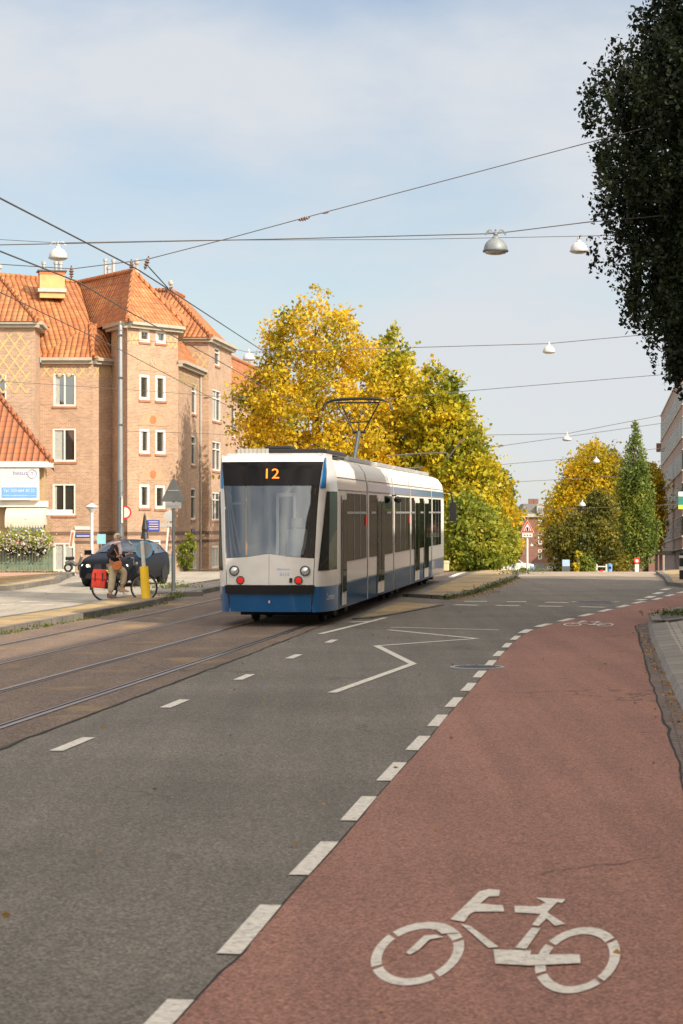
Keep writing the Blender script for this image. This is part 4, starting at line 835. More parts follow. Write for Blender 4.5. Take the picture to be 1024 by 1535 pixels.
def facept(x, z, o=0): xe, ye = tf(z); return Vector((x, ye-.13*(1-(x/xe)**2)-o, z))
def facepanel(name, z0, z1, mat, x0=-1, x1=1, o=0, nz=6, top=None, parent=None, nx=14, bot=None, xin=1.0):
    mb = MB(); g = []
    for i in range(nz+1):
        row = []
        for j in range(nx+1):
            fx = x0+(x1-x0)*j/nx; zb_ = z0+(bot(fx) if bot else 0); zt_ = z1+(top(fx) if top else 0); z = zb_+(zt_-zb_)*i/nz; row.append(facept(fx*tf(z)[0]*xin, z, o))
        g.append(row)
    k = 0; vs = [p for r in g for p in r]+[p+Vector((0,.05,0)) for r in g for p in r]; W_ = nx+1; T = len(vs)//2
    fs = [(i*W_+j,i*W_+j+1,(i+1)*W_+j+1,(i+1)*W_+j) for i in range(nz) for j in range(nx)]
    per = [j for j in range(W_)]+[i*W_+nx for i in range(1,nz+1)]+[nz*W_+j for j in range(nx-1,-1,-1)]+[i*W_ for i in range(nz-1,0,-1)]
    fs += [(per[i],per[(i+1)%len(per)],per[(i+1)%len(per)]+T,per[i]+T) for i in range(len(per))]
    mb.add(vs, fs); return mb.build(name, mat, parent or tr, smooth=True)
hump = lambda x: .055*math.exp(-(x/.33)**2)-.035*abs(x)**2
facepanel('rear_skirt', .29, .655, M['tb'], -.97, .97); facepanel('rear_bumper', .655, .825, M['black'], -1.0, 1.0, .07, 3, xin=1.03)
facepanel('rear_panel', .835, 1.40, M['tw'], -.985, -.004, top=hump); facepanel('rear_panel', .835, 1.40, M['tw'], .004, .985, top=hump)
wsn = facepanel('windscreen', 1.405, 2.83, M['wsg'], -.985, .985, .004, 12, bot=hump, nx=20); facepanel('destination_screen', 2.835, 3.315, M['dgl'], -.985, .985, .006)
facepanel('roof_edge', 3.32, 3.45, M['tw'], -1.0, 1.0, 0, 2)
mb = MB()
for dz in (0, 1):
    for x in (-1, 1): pass
tm = MB(); o0 = facept(-.10, 2.98, .012); text_mesh(tm, '12', o0, (1,0,0), (0,.16,1), .20, .0, .27); tm.build('route_number', M['dot'], tr)
for nm_, s_, x, z, h_, w_ in (('operator_name','diprova',.16,1.13,.045,.26),('fleet_number','2112',.22,1.03,.055,.19)):
    m2 = MB(); text_mesh(m2, s_, facept(x,z,.016), (1,.05,0), (0,.02,1), h_, 0, w_); m2.build(nm_, M['lblue'], tr)
for sx in (-1, 1):
    p = facept(sx*.735*.98, 1.12, .0); q = Matrix.Rotation(R(90),4,'X')
    mb = MB(); mb.lathe([(.105,-.02),(.105,.03),(.085,.035),(.08,.015)], p, 24, q); h = mb.build('headlight', M['dgrey'], tr, smooth=True)
    mb = MB(); mb.lathe([(.001,.03),(.05,.028),(.082,.015)], p, 20, q); mb.build('lens', glossy('headlamp_glass', (.5,.5,.48), .5), h, smooth=True)
    p = facept(sx*.59, .93, .0); mb = MB(); mb.lathe([(.085,-.02),(.085,.025),(.07,.03),(.068,.02)], p, 22, q); h = mb.build('tail_light', M['black'], tr, smooth=True)
    mb = MB(); mb.lathe([(.001,.03),(.03,.03),(.032,.024),(.067,.022)], p, 18, q); mb.build('lens', M['tail'], h, smooth=True)
mb = MB(); p = facept(.44, .93, .01); mb.box(p, (.06,.04,.09)); mb.build('socket', M['black'], tr, bevel=.008)
mb = MB(); mb.tube([facept(0,.50,.02)+Vector((0,0,dz)) for dz in (-.03,.02)], .02, 8); mb.build('tow_eye', M['tw'], tr)
# cab interior behind the windscreen
M['cabgrey'] = plain('cab_lining', (.07,.078,.085), .7); M['darkrefl'] = plain('dark_reflection', (.055,.045,.04), .6, var=.3); M['seatf'] = plain('seat_fabric', (.30,.30,.28), .8); M['pole'] = plain('orange_pole', (.75,.28,.02), .4)
mb = MB(); mb.bb(-1.02,1.02,1.36,1.42,1.2,3.0); mb.build('bulkhead', M['cabgrey'], tr)
mb = MB(); mb.bb(-.9,.9,.32,1.35,1.18,1.30); mb.bb(-.6,.6,.30,.55,1.30,1.42); mb.build('dashboard', M['cabgrey'], tr)
mb = MB(); mb.bb(.18,.62,1.0,1.14,1.3,1.95); mb.bb(.28,.52,1.0,1.12,1.98,2.18); mb.bb(.16,.64,.7,1.1,1.3,1.42); mb.build('driver_seat', M['seatf'], tr, bevel=.04)
mb = MB(); mb.bb(-.06,0,1.2,1.26,1.3,2.7); mb.bb(.30,.36,1.2,1.26,1.3,2.7); mb.bb(-.06,.36,1.2,1.26,2.62,2.7); mb.build('door_frame', M['tw'], tr)
mb = MB(); mb.tube([(.75,1.3,1.3),(.75,1.3,2.8)], .02, 6); mb.tube([(-.7,1.3,1.3),(-.7,1.3,2.8)], .02, 6); mb.build('grab_pole', M['pole'], tr)
for sx, wt, wb in ((-1,.07,.42),(1,.06,.27)):  # dark folded panels standing in for dark reflections in the windscreen
    mb = MB(); nz_, nx_ = 12, 24; vs = []
    for i in range(nz_+1):
        f_ = i/nz_; z = 1.36+1.46*f_; ww = wb+(wt-wb)*f_**.55
        for j in range(nx_+1):
            u = j/nx_; x = sx*(tf(z)[0]*.985-ww*u); yy = facept(x, z).y+.07+.03*math.sin(u*22+sx)+.05*u; vs.append((x, yy, z))
    mb.add(vs, [(i*(nx_+1)+j,i*(nx_+1)+j+1,(i+1)*(nx_+1)+j+1,(i+1)*(nx_+1)+j) for i in range(nz_) for j in range(nx_)]); mb.build('reflection_panel', M['darkrefl'], tr, smooth=True)
# corner panels between the rear face and the sides
def corner(sx):
    def cp(t, z, o=0):                             # t 0 at the face edge .. 1 at the shoulder
        xe, ye = tf(z); xs_, ys_ = ts(z); x = xe+(xs_-xe)*math.sin(t*math.pi/2)**.92; y = ye+(ys_-ye)*(1-math.cos(t*math.pi/2))**.9 if t < 1 else ys_
        return Vector((sx*(x+o*.9), y-o*.4, z))
    def patch(name, z0, z1, mat, t0=0, t1=1, o=0, nz=8, nt=8, tl=None, parent=None):
        mb = MB(); vs = []
        for i in range(nz+1):
            z = z0+(z1-z0)*i/nz; a = tl(z) if tl else t0
            for j in range(nt+1): vs.append(cp(a+(t1-a)*j/nt, z, o))
        mb.add(vs, [(i*(nt+1)+j,i*(nt+1)+j+1,(i+1)*(nt+1)+j+1,(i+1)*(nt+1)+j) for i in range(nz) for j in range(nt)]); return mb.build(name, mat, parent or tr, smooth=True)
    patch('corner_skirt', .28, .80, M['tb']); w_ = patch('corner_panel', .80, 3.46, M['tw'], nz=16)
    patch('corner_window', 1.12, 2.72, M['tg'], t1=.93, o=.012, tl=lambda z: float(np.interp(z,[1.12,2.72],[.12,.34])), parent=w_)
    patch('corner_accent', 2.78, 3.40, M['tb'], t1=.3, o=.01, nz=6, tl=lambda z: .0, parent=w_)
    return cp
cp = corner(1); corner(-1)
m2 = MB(); a = cp(.42, .52, .02); b_ = cp(.85, .52, .02); text_mesh(m2, 'Combino', a, (b_-a), (0,0,1), .13, .012, (b_-a).length*.75, .35); m2.build('model_script', M['white'], tr)
# body sections
prof_side = [(.28,1.19),(.82,1.2),(2.6,1.2),(2.95,1.185),(3.2,1.13),(3.38,1.0),(3.46,.80),(3.5,0)]
secs = [(1.45,6.72),(6.98,12.70),(12.96,17.25),(17.51,24.3),(24.56,29.2)]
def side_x(z): return float(np.interp(z,[p[0] for p in prof_side],[p[1] for p in prof_side]))
def sidequad(mb, sx, y0, y1, z0, z1, o): 
    n = max(1,int((z1-z0)/.3)); 
    for i in range(n):
        a = z0+(z1-z0)*i/n; b = z0+(z1-z0)*(i+1)/n; xa, xb = sx*(side_x(a)+o), sx*(side_x(b)+o); mb.quad((xa,y0,a),(xa,y1,a),(xb,y1,b),(xb,y0,b))
    xi = sx*(side_x(z0)-.03)
for si, (ya, yb) in enumerate(secs):
    mb = MB(); pr = [(x,z) for z,x in prof_side]; pr = pr+[(-x,z) for x,z in pr[::-1][1:]]
    mb.prism([(x,ya,z) for x,z in pr], (0,yb-ya,0)); body = mb.build('body_section', M['ts'], tr, smooth=True)
    for sx in (1,-1):
        mb = MB(); sidequad(mb, sx, ya+.02, yb-.02, .285, .78, .006); mb.build('skirt', M['tb'] if si == 4 else M['tsk'], body)
        mb = MB(); sidequad(mb, sx, ya+.02, yb-.02, 2.78, 2.95, .006); 
        if si: mb.build('blue_stripe', M['tstripe'], body)
        mb = MB()
        for z in (.8, 2.76, 3.02): sidequad(mb, sx, ya+.02, yb-.02, z-.009, z+.009, .009)
        mb.build('seam', M['dgrey'], body)
        wins_ = {0:[(1.95,2.75,.5,'d'),(2.9,6.55,0,'w')], 1:[(7.2,8.75,0,'w'),(8.85,10.35,0,'D'),(10.45,12.5,0,'w')], 2:[(13.1,17.1,0,'w')], 3:[(17.7,18.5,0,'w'),(18.6,20.05,0,'D'),(20.15,21.55,0,'w'),(21.65,23.1,0,'D'),(23.2,24.15,0,'w')], 4:[(24.75,27.9,0,'w')]}[si]
        for (a,b,_,kd) in wins_:
            if kd == 'w':
                mb = MB(); sidequad(mb, sx, a, b, 1.25, 2.70, .012); wv = mb.build('side_window', M['tg'], body)
                mb = MB(); n = 3 if b-a > 3 else 1
                for k in range(n): y = a+(b-a)*(k+.5)/n; w2 = .5 if b-a < 2.5 else .65; sidequad(mb, sx, y-w2, y+w2, 2.26, 2.31, .02)
                if b-a > 3:
                    for k in (1,2): y = a+(b-a)*k/3; sidequad(mb, sx, y-.03, y+.03, 1.25, 2.70, .016)
                mb.build('window_bar', M['grey'], wv)
            else:
                mb = MB(); sidequad(mb, sx, a, b, .34, 2.66, .022); dr = mb.build('door', M['ts'], body); cuts = [(a+.08,(a+b)/2-.05),((a+b)/2+.05,b-.08)] if kd == 'D' else [(a+.08,b-.08)]
                for c0_, c1_ in cuts: mb = MB(); sidequad(mb, sx, c0_, c1_, .62, 2.56, .034); mb.build('pane', M['tg'], dr)
                for c in (a,(a+b)/2,b): mb = MB(); sidequad(mb, sx, c-.012, c+.012, .34, 2.66, .028); mb.build('rubber_seal', M['black'], dr)
        mb = MB()
        for yy in (yb-.35,) if si in (0,2) else (): mb.box((sx*1.225, yy, 2.1), (.02,.12,.22))
        if mb.v: mb.build('side_lamp', M['tail'], body)
    mb = MB(); mb.bb(-.72,.72,ya+.25,yb-.25,3.49,3.60 if si else 3.56); mb.build('roof_unit', M['dgrey'] if si in (0,) else M['zinc'], body, bevel=.03)
for i in range(4):
    a, b = secs[i][1], secs[i+1][0]; mb = MB(); pr = [(x-.035 if x > 0 else x, z-.02) for z,x in prof_side]; pr = pr+[(-x,z) for x,z in pr[::-1][1:]]
    mb.prism([(x,a-.0+.002,z) for x,z in pr], (0,b-a-.004,0))
    for k in range(3):
        y = a+(b-a)*(k+.5)/3; mb.prism([(x*1.02,y-.02,z+.0) for x,z in pr], (0,.04,0))
    mb.build('bellows', M['black'], tr)
mb = MB(); pr = [(x,z) for z,x in prof_side]; 
mb.prism([(-1.05,29.2,.3),(1.05,29.2,.3),(1.05,29.2,3.3),(-1.05,29.2,3.3)], (0,.9,0)); mb.build('cab', M['tb'], tr, bevel=.15)
mb = MB(); mb.prism([(-1.0,.45,3.45),(1.0,.45,3.45),(.95,.7,3.5),(-.95,.7,3.5)], (0,.9,.04)); mb.bb(-1.02,1.02,.9,1.9,3.40,3.50); mb.build('roof_front', M['tw'], tr)
mb = MB(); mb.bb(-.85,1.02,.95,4.3,3.50,3.60); mb.bb(-.25,.30,1.0,1.6,3.58,3.66); mb.build('roof_unit', M['black'], tr, bevel=.03)
mb = MB()
for i in range(8): mb.bb(-.80+.0,-.15,.80,.82,3.47+.0,3.60) if i == 0 else mb.bb(-.80+.085*i,-.79+.085*i,.78,.80,3.5,3.6)
mb.build('roof_vent', M['zinc'], tr)
for y in (2.6,4.4,14.3,15.8,25.5,27.2):
    t = None; mb = MB(); mb.bb(-1.0,1.0,y-.25,y+.25,.12,.42); q = Matrix.Rotation(R(90),4,'Y')
    for x in (-.72,.72): mb.lathe([(.001,-.06),(.30,-.06),(.33,-.02),(.33,.06),(.001,.06)], (x,y,.31), 20, q)
    mb.build('wheelset', M['rubber'], tr)
mb = MB(); mb.bb(-.95,.95,1.2,29,.25,.30); mb.build('underframe', M['black'], tr)
# mirror on the far cab corner
mb = MB(); mb.tube([(1.05,29.6,3.0),(1.38,29.9,2.95),(1.45,29.95,2.6)], .03, 8); mb.box((1.45,29.95,2.3),(.22,.12,.62)); mb.build('mirror', M['black'], tr, bevel=.0)
mb = MB(); mb.tube([(1.2,12.3,2.72),(1.32,12.3,2.72)], .02, 6); mb.lathe([(.001,-.1),(.09,-.06),(.11,.02),(.001,.09)], (1.36,12.3,2.62), 12); mb.build('camera_dome', M['black'], tr)
# pantograph
pg = MB(); py_ = 15.0; zT = 5.05; T_ = lambda x,y,z: (x, y, z)
pg.tube([(-.08,py_-.2,3.62),(.0,py_+.35,4.46)], .06, 8); arm = pg.build('pantograph_arm', M['dgrey'], tr)
pg = MB(); k = Vector((.0,py_+.35,4.46)); zb5 = 5.28
pg.tube([k+Vector((-.12,0,0)),(-.62,k.y-.1,zb5-.06)], .022, 6); pg.tube([k+Vector((.12,0,0)),(.55,k.y-.1,zb5-.06)], .022, 6); pg.tube([k+Vector((-.14,.02,0)),(-.50,k.y+.25,zb5-.08)], .020, 6); pg.tube([k+Vector((-.24,0,.26)),(.25,k.y,k.z+.28)], .020, 6); pg.tube([k,k+Vector((0,0,.27))], .02, 6); pg.tube([k+Vector((-.18,0,0)),k+Vector((.18,0,0))], .04, 8)
pg.tube([(-.62,k.y-.1,zb5-.03),(.56,k.y-.1,zb5-.03)], .025, 6); pg.build('pantograph_frame', M['black'], tr)
for dy in (-.16,.14):
    pg = MB(); pg.tube([(-1.0,k.y+dy,zb5-.22),(-.90,k.y+dy,zb5-.04),(-.72,k.y+dy,zb5+.04),(-.4,k.y+dy,zb5+.075),(0,k.y+dy,zb5+.085),(.4,k.y+dy,zb5+.075),(.66,k.y+dy,zb5+.04),(.84,k.y+dy,zb5-.04),(.92,k.y+dy,zb5-.24)], [.014,.018,.032,.038,.038,.038,.032,.018,.014], 6); pg.build('pantograph_bow', M['black'], tr)
mb = MB(); mb.bb(-.5,.55,py_-.7,py_+.6,3.58,3.66); mb.lathe([(.10,0),(.12,.1),(.06,.2),(.001,.22)], (-.35,py_-.3,3.66), 10); mb.build('pantograph_base', M['black'], tr)
# ---------------------------------------------------------------- overhead wires and hanging lamps
def wire(name, label, cat, pts, r, group=None, sag=0):
    pts = [Vector(p) for p in pts]; out = []
    for a, b in zip(pts, pts[1:]):
        n = 10
        for i in range(n): t = i/n; p = a.lerp(b, t); p.z -= sag*4*t*(1-t); out.append(p)
    out.append(pts[-1]); c = out[0]; mb = MB(); mb.tube([p-c for p in out], r, 6); o = mb.build(name, M['wire'], None, uv=False); o.location = c; tag(o, label, cat, group); return o
def cwire(u, y0, z0, y1, z1): return [(*U(u,y0),z0),(*U(u,y1),z1)]
wire('contact_wire', 'tram contact wire running down from the left edge above the roof ridge', 'wire', [at(-40,275,24), at(0,297,25), at(205,403,34), at(258,437,38), at(388,522,60), at(470,570,90), at(620,668,170)], .011, 'tram contact wires')
wire('contact_wire', 'lower tram contact wire crossing the stair tower from upper left', 'wire', [at(-40,356,30), at(0,376.5,31), at(118,423,36), at(193,467,44), at(315,534,62), at(400,582,80), at(560,668,150)], .012, 'tram contact wires')
wire('contact_wire', 'third contact wire sagging low across the brick walls', 'wire', [at(-40,412,34), at(0,438,36), at(60,467,40), at(178,523,52), at(320,598,72), at(350,612,78)], .009, 'tram contact wires')
wire('contact_wire', 'short feeder wire slanting down from the insulator to the ridge', 'wire', [at(222,399,34), at(252,432,37), at(262,440,38)], .010)['label']
bpy.data.objects[-1] if False else None
wire('span_wire', 'span wire rising to the dark tree through the double clamp', 'wire', [at(-30,394,44), at(108,403,44), at(219,389,44), at(340,358,44), at(480,320,44), at(885,213,44), at(1090,160,44)], .010, 'span wires over the street')
wire('span_wire', 'long flat span wire that carries the two largest street lamps', 'wire', [at(-60,366,44), at(0,367,44), at(430,358,44), at(743,350,44), at(880,333,44), at(1090,315,44)], .011, 'span wires over the street')
wire('span_wire', 'thin flat span wire ending at the lamp above the chimney', 'wire', [at(-60,355,58), at(0,359,58), at(88,364,58), at(300,360,58), at(600,359,58), at(868,354,58), at(1120,346,58)], .009, 'span wires over the street')
for i, (a, m_, b, D, lab) in enumerate([((372,528),(823,515),(1050,494),87,'thin span wire holding the small lamp right of the tallest tree'),((560,600),(700,586),(1060,556),100,'thin span wire above the yellow green trees'),((560,655),(850,650),(1010,619),127,'thin span wire holding the flat oval lamp'),((560,680),(740,670),(1010,632),140,'thin wire with a clamp just below the oval lamp'),((640,706),(894,684),(1020,668),165,'faint span wire behind the rightmost hanging lamp'),((740,724),(780,722),(960,712),190,'faintest span wire above the far brick building'),((700,772),(873,762),(1020,756),150,'faint wire crossing the dark tree with two stacked lamps')]):
    wire('span_wire', lab, 'wire', [at(*a,D), at(*m_,D), at(*b,D)], .010+.00006*D, 'span wires over the street')
wire('span_wire', 'low span wire hooked to the grey mast in front of the tower', 'wire', [at(181,512,75), at(205,510,76), at(330,518,90), at(372,528,90)], .010)
wire('span_wire', 'thin wire at mid height in front of the brick walls', 'wire', [at(-20,570,75), at(178,583,75), at(300,592,80), at(390,600,90)], .009)
wire('span_wire', 'thin lower wire leaving the grey mast towards the tram', 'wire', [at(180,646,75), at(250,648,80), at(350,652,90)], .009)
M['insul'] = plain('brown_porcelain', (.20,.12,.09), .4)
def insulator(px, py, D, lab, s=1., ang=0):
    s *= .55
    t = thing('insulator', lab, 'insulator', at(px,py,D), 0, 'insulators on the overhead wires'); k = s; q = Matrix.Rotation(ang,4,'Y')
    mb = MB(); mb.lathe([(.02,-.17*k),(.07*k,-.15*k),(.03*k,-.10*k),(.09*k,-.06*k),(.04*k,-.02*k),(.09*k,.03*k),(.04*k,.07*k),(.06*k,.11*k),(.02,.16*k)], n=12, M=q); mb.build('bell', M['insul'] if True else M['zinc'], t)
    mb = MB(); mb.tube([q@Vector((0,0,-.22*k)),q@Vector((0,0,.22*k))], .014, 6); mb.build('pin', M['dgrey'], t)
insulator(107,408,44,'brown insulator on the wire right of the chimney lamp',1.1); insulator(220,394,38,'insulator hanging above the stair tower roof',1.0,.3); insulator(197,398,36,'small insulator just left of the tower finial',.85); insulator(456,328,44,'long double clamp in the middle of the rising span wire',1.0,R(75)); insulator(488,319,44,'small clamp right of the long double clamp',.5,R(80)); insulator(752,668,140,'grey clamp on the thin wire below the oval lamp',1.6,R(88)); insulator(310,596,70,'dark splice on the third contact wire',.9,R(85)); insulator(252,434,37,'insulator above the second roof ridge',.7,R(60))
def lamp(px, py, D, dia, lab, mat='lampw', curls=False, flat=1.0):
    t = thing('hanging_street_lamp', lab, 'street lamp', at(px,py,D), 0, 'bell lamps hung over the street'); r = dia/2; pts = [(r*.10,r*1.1),(r*.22,r*1.05),(r*.3,r*.98*flat)]+[(r*math.sin(R(a)), r*1.0*flat*math.cos(R(a))-.02) for a in (18,35,50,64,78,88)]+[(r*1.0,-.12*r),(r*1.06,-.14*r),(r*1.06,-.24*r),(r*.97,-.25*r)]
    mb = MB(); mb.lathe(pts, n=28); mb.build('shade', M[mat], t, smooth=True)
    mb = MB(); mb.lathe([(r*.96,-.22*r),(r*.85,-.38*r),(r*.5,-.47*r),(.001,-.5*r)], n=24); mb.build('lens', M['lens'], t, smooth=True)
    mb = MB(); mb.lathe([(r*1.01,-.11*r),(r*1.07,-.13*r),(r*1.07,-.25*r),(r*.95,-.26*r)], n=28); mb.build('rim', M['dgrey'] if mat == 'lampg' else M['zinc'], t)
    mb = MB(); mb.lathe([(.001,r*1.65),(r*.10,r*1.6),(r*.05,r*1.5),(r*.20,r*1.35),(r*.20,r*1.2),(r*.10,r*1.0)], n=12)
    if curls:
        for sx in (-1,1): mb.tube([Vector((sx*(r*.2+r*.28*(1-math.cos(a*.9))+r*.1), 0, r*1.38+r*.22*math.sin(a*1.25))) for a in [i*2*math.pi/12*.95 for i in range(12)]], .012, 5)
        mb.bb(-r*.6, r*.6, -.015, .015, r*1.34, r*1.40)
    mb.build('hanger', M['grey'] if mat == 'lampg' else M['lampw'], t); return t
lamp(743,373,44,.48,'large weathered grey bell lamp on the long span wire','lampg',True); lamp(868,374,58,.46,'white bell lamp beside the dark hornbeam'); lamp(87,384,58,.48,'white bell lamp right above the yellow chimney',curls=True); lamp(823,526,87,.47,'small white bell lamp alone in the sky right of the trees'); lamp(373,537,90,.48,'white bell lamp left of the tallest golden tree'); lamp(577,667,127,.47,'white bell lamp against the golden leaves beside the pantograph')
lamp(850,658,127,.52,'flat oval lamp in the sky between the trees',flat=.7); lamp(894,692,165,.50,'white bell lamp in front of the yellow tree top'); lamp(873,757,150,.45,'upper of the two stacked lamps against the dark tree'); lamp(873,769,185,.40,'lower of the two stacked lamps against the dark tree')
lamp(747,789,190,.45,'left lamp of the pair in front of the small green tree'); lamp(755,788,178,.42,'right lamp of the pair in front of the small green tree'); lamp(785,809,250,.40,'small white lamp under the warning sign'); lamp(797,818,270,.40,'tiny lamp in front of the brick corner building')
# overhead bracket arm over the tram
wire('bracket_arm', 'pale zigzag bracket rod above the tram roof among the leaves', 'bracket', [at(580,684,95), at(625,680,95), at(670,679,95), at(672,686,95)], .035); wire('bracket_arm', 'slanting white support rod in the yellow leaves', 'bracket', [at(672,686,95), at(690,662,95), at(700,655,95)], .03)
wire('bracket_arm', 'short rod with coupler on the tram roof line', 'bracket', [at(596,703,90), at(630,701,90), at(634,699,90)], .04)
# ---------------------------------------------------------------- masts, posts and signs
def post(mb, x, y, z0, z1, r, n=12, r1=None): mb.lathe([(r,z0),(r1 or r,z1),(.001,z1+.01)], (x,y,0), n)
c = P(180.5,75); z0 = zg(75); t = thing('catenary_mast', 'tall pale grey mast with dark lower half in front of the stair tower', 'mast', (c.x,c.y,z0))
mb = MB(); mb.lathe([(.085,3.2),(.068,8.65),(.05,8.7),(.001,8.72)], n=16); mb.lathe([(.085,8.5),(.085,8.53),(.07,8.54)], n=16); mb.build('mast', M['grey'], t, smooth=True); mb = MB(); mb.lathe([(.13,-.1),(.125,3.35),(.085,3.4)], n=16); mb.build('base', M['dgrey'], t, smooth=True)
mb = MB()
for z in (8.35,5.3,6.9): mb.box((0,0,z),(.19,.19,.05))
mb.build('band', M['dgrey'], t); mb = MB(); mb.box((.07,-.14,2.4),(.05,.02,.9)); mb.build('sticker', M['white'], t)
t = thing('round_sign', 'white round sign with red rim half hidden behind the grey mast', 'sign', at(187,768,75.4)); q = Matrix.Rotation(R(90),4,'X'); mb = MB(); mb.lathe([(.001,.012),(.18,.012)], n=24, M=q); mb.build('face', M['white'], t); mb = MB(); mb.lathe([(.18,.0),(.18,.016),(.235,.016),(.235,0)], n=24, M=q); mb.build('rim', M['red'], t)
c = P(137.5,100); z0 = zg(100); t = thing('street_lamp', 'short white street lamp with cone hood behind the black car', 'street lamp', (c.x,c.y,z0)); zt_ = EYE+(HY-759)/F*100-z0
mb = MB(); post(mb,0,0,-.1,zt_-.1,.075); mb.build('post', M['lampw'], t); mb = MB(); mb.lathe([(.08,zt_-.28),(.2,zt_-.12),(.28,zt_-.05),(.30,zt_-.02),(.16,zt_+.07),(.05,zt_+.13),(.001,zt_+.15)], n=20); mb.build('hood', M['lampw'], t)
# triangular sign seen from behind
c = gp(260,893); D = c.y; z0 = zg(D)+.12; t = thing('triangular_sign', 'grey back of a triangular sign with small plate on a thin post', 'sign', (c.x,c.y,z0)); s = D/F
mb = MB(); post(mb,0,0,-.05,(893-727)*s,.04); mb.lathe([(.055,-.02),(.055,(893-832)*s)], n=12); mb.build('post', M['dgrey'], t)
zz0 = (893-758.5)*s; mb = MB(); mb.prism([(-17.5*s,-.06,zz0+.04),(-16*s,-.06,zz0),(16*s,-.06,zz0),(17.5*s,-.06,zz0+.04),(.03,-.06,(893-724)*s),(-.03,-.06,(893-724)*s)], (0,.025,0)); mb.build('triangle', M['dgrey'], t, bevel=.004)
mb = MB(); mb.bb(-11.5*s,12*s,-.062,-.04,(893-768.5)*s,(893-759.5)*s); mb.build('plate', M['grey'], t); mb = MB()
for z in ((893-742)*s,(893-764)*s): mb.box((0,-.065,z),(.3,.02,.03))
mb.build('clamp', M['grey'], t)
# yellow bollard with round blue sign
c = gp(219,904); D = c.y; s = D/F; z0 = zg(D)+.12; t = thing('sign_bollard', 'leaning yellow bollard carrying a round blue-rimmed sign beside the bicycle', 'bollard', (c.x,c.y,z0)); t.rotation_euler = (0,R(-4),0)
mb = MB(); mb.lathe([(.09,-.05),(.125,0),(.115,.1),(.11,48*s),(.001,48*s)], n=16); mb.build('sleeve', M['yellow'], t, smooth=True); mb = MB(); mb.lathe([(.05,48*s),(.05,86*s),(.001,86.5*s)], n=12); mb.build('post', M['lampw'], t)
q = Matrix.Translation((.03,.09,73*s)) @ Matrix.Rotation(R(90),4,'X'); mb = MB(); mb.lathe([(.001,.01),(.19,.01)], n=28, M=q); mb.build('face', M['grey'], t); mb = MB(); mb.lathe([(.19,0),(.19,.02),(.225,.02),(.225,0)], n=28, M=q); mb.build('rim', plain('rim_blue', (.10,.42,.72), .4), t)
# leaning post with round plate
D = 105; z0 = zg(D); c = P(246,D); t = thing('leaning_post', 'thin leaning white post with a round grey plate near the wall', 'post', (c.x,c.y,z0)); s = D/F
mb = MB(); mb.tube([(0,0,-.1),(8*s,0,92*s)], .05, 8); mb.build('post', M['lampw'], t); mb = MB(); q = Matrix.Translation((7*s,-.08,83*s)) @ Matrix.Rotation(R(90),4,'X'); mb.lathe([(.001,.01),(.25,.01),(.25,-.01)], n=20, M=q); mb.build('round_plate', M['zinc'], t); mb = MB(); mb.bb(-.2,.5,-.1,-.07,68*s,73*s); mb.build('plate', M['zinc'], t)
# cabinet
c = P(255,110); t = thing('utility_cabinet', 'grey utility cabinet standing against the tan wall', 'cabinet', (c.x,c.y,zg(110))); mb = MB(); mb.bb(-.28,.28,-.2,.2,-.1,.85); mb.build('body', M['zinc'], t, bevel=.02); mb = MB(); mb.bb(-.32,.32,-.24,.24,.85,.9); mb.build('top', M['grey'], t); mb = MB(); mb.bb(-.23,.23,-.215,-.2,.05,.78); mb.build('door', M['grey'], t)
# folded parasol
c = P(217,100); z0 = zg(100); s = 100/F; t = thing('parasol', 'folded black parasol on a tall pole behind the car', 'parasol', (c.x,c.y,z0)); mb = MB(); mb.lathe([(.03,1.4*0-.1),(.03,88*s)], n=8); mb.build('pole', M['dgrey'], t); mb = MB(); mb.lathe([(.05,85*s),(.08,78*s),(.15,64*s),(.13,60*s),(.19,50*s),(.05,49*s)], n=9); mb.build('canopy', M['black'], t)
# small boards by the wall
c = at(152,808,112); t = thing('info_board', 'small light blue board standing between lamp and mast', 'sign', (c.x,c.y,zg(112))); h = c.z-zg(112); mb = MB(); mb.bb(-.22,.22,-.03,.03,h-.25,h+.25); mb.build('board', plain('turquoise', (.25,.55,.62), .5), t); mb = MB(); mb.bb(-.02,.02,-.02,.02,-.1,h-.25); mb.build('leg', M['grey'], t)
c = at(108,808,112); t = thing('door_sign', 'narrow tilted white sign board above the white doors', 'sign', c); mb = MB(); mb.box((0,0,0),(.22,.08,.9),ry=R(8)); mb.build('board', M['white'], t); mb = MB(); mb.box((0,-.05,0),(.1,.02,.7),ry=R(8)); mb.build('panel', M['terra'], t)
# moped by the doors
c = P(112,108); z0 = zg(108); t = thing('moped', 'dark moped parked by the white doors behind the car', 'moped', (c.x,c.y,z0)); q = Matrix.Rotation(R(90),4,'X')
for x in (-.32,.36): mb = MB(); mb.tube([Vector((x+.17*math.cos(a),0,.21+.17*math.sin(a))) for a in [i*2*math.pi/16 for i in range(16)]], .055, 6, close=True); mb.build('wheel', M['rubber'], t)
mb = MB(); mb.tube([(-.45,0,.4),(-.15,0,.5),(.05,0,.35),(.22,0,.4),(.34,0,.75)], [.10,.14,.09,.07,.07], 8); mb.build('body', M['dgrey'], t, smooth=True); mb = MB(); mb.tube([(-.45,0,.66),(-.02,0,.68)], .08, 8); mb.build('seat', M['black'], t); mb = MB(); mb.tube([(.3,-.28,1.0),(.34,0,.95),(.3,.28,1.0)], .02, 6); mb.tube([(.34,0,.7),(.32,0,.98)], .03, 6); mb.tube([(.32,-.2,1.0),(.34,-.22,1.2)],.01,5); mb.lathe([(.001,.0),(.06,.03),(.06,.09),(.001,.1)],(.34,-.22,1.15),8); mb.build('handlebar', M['zinc'], t)
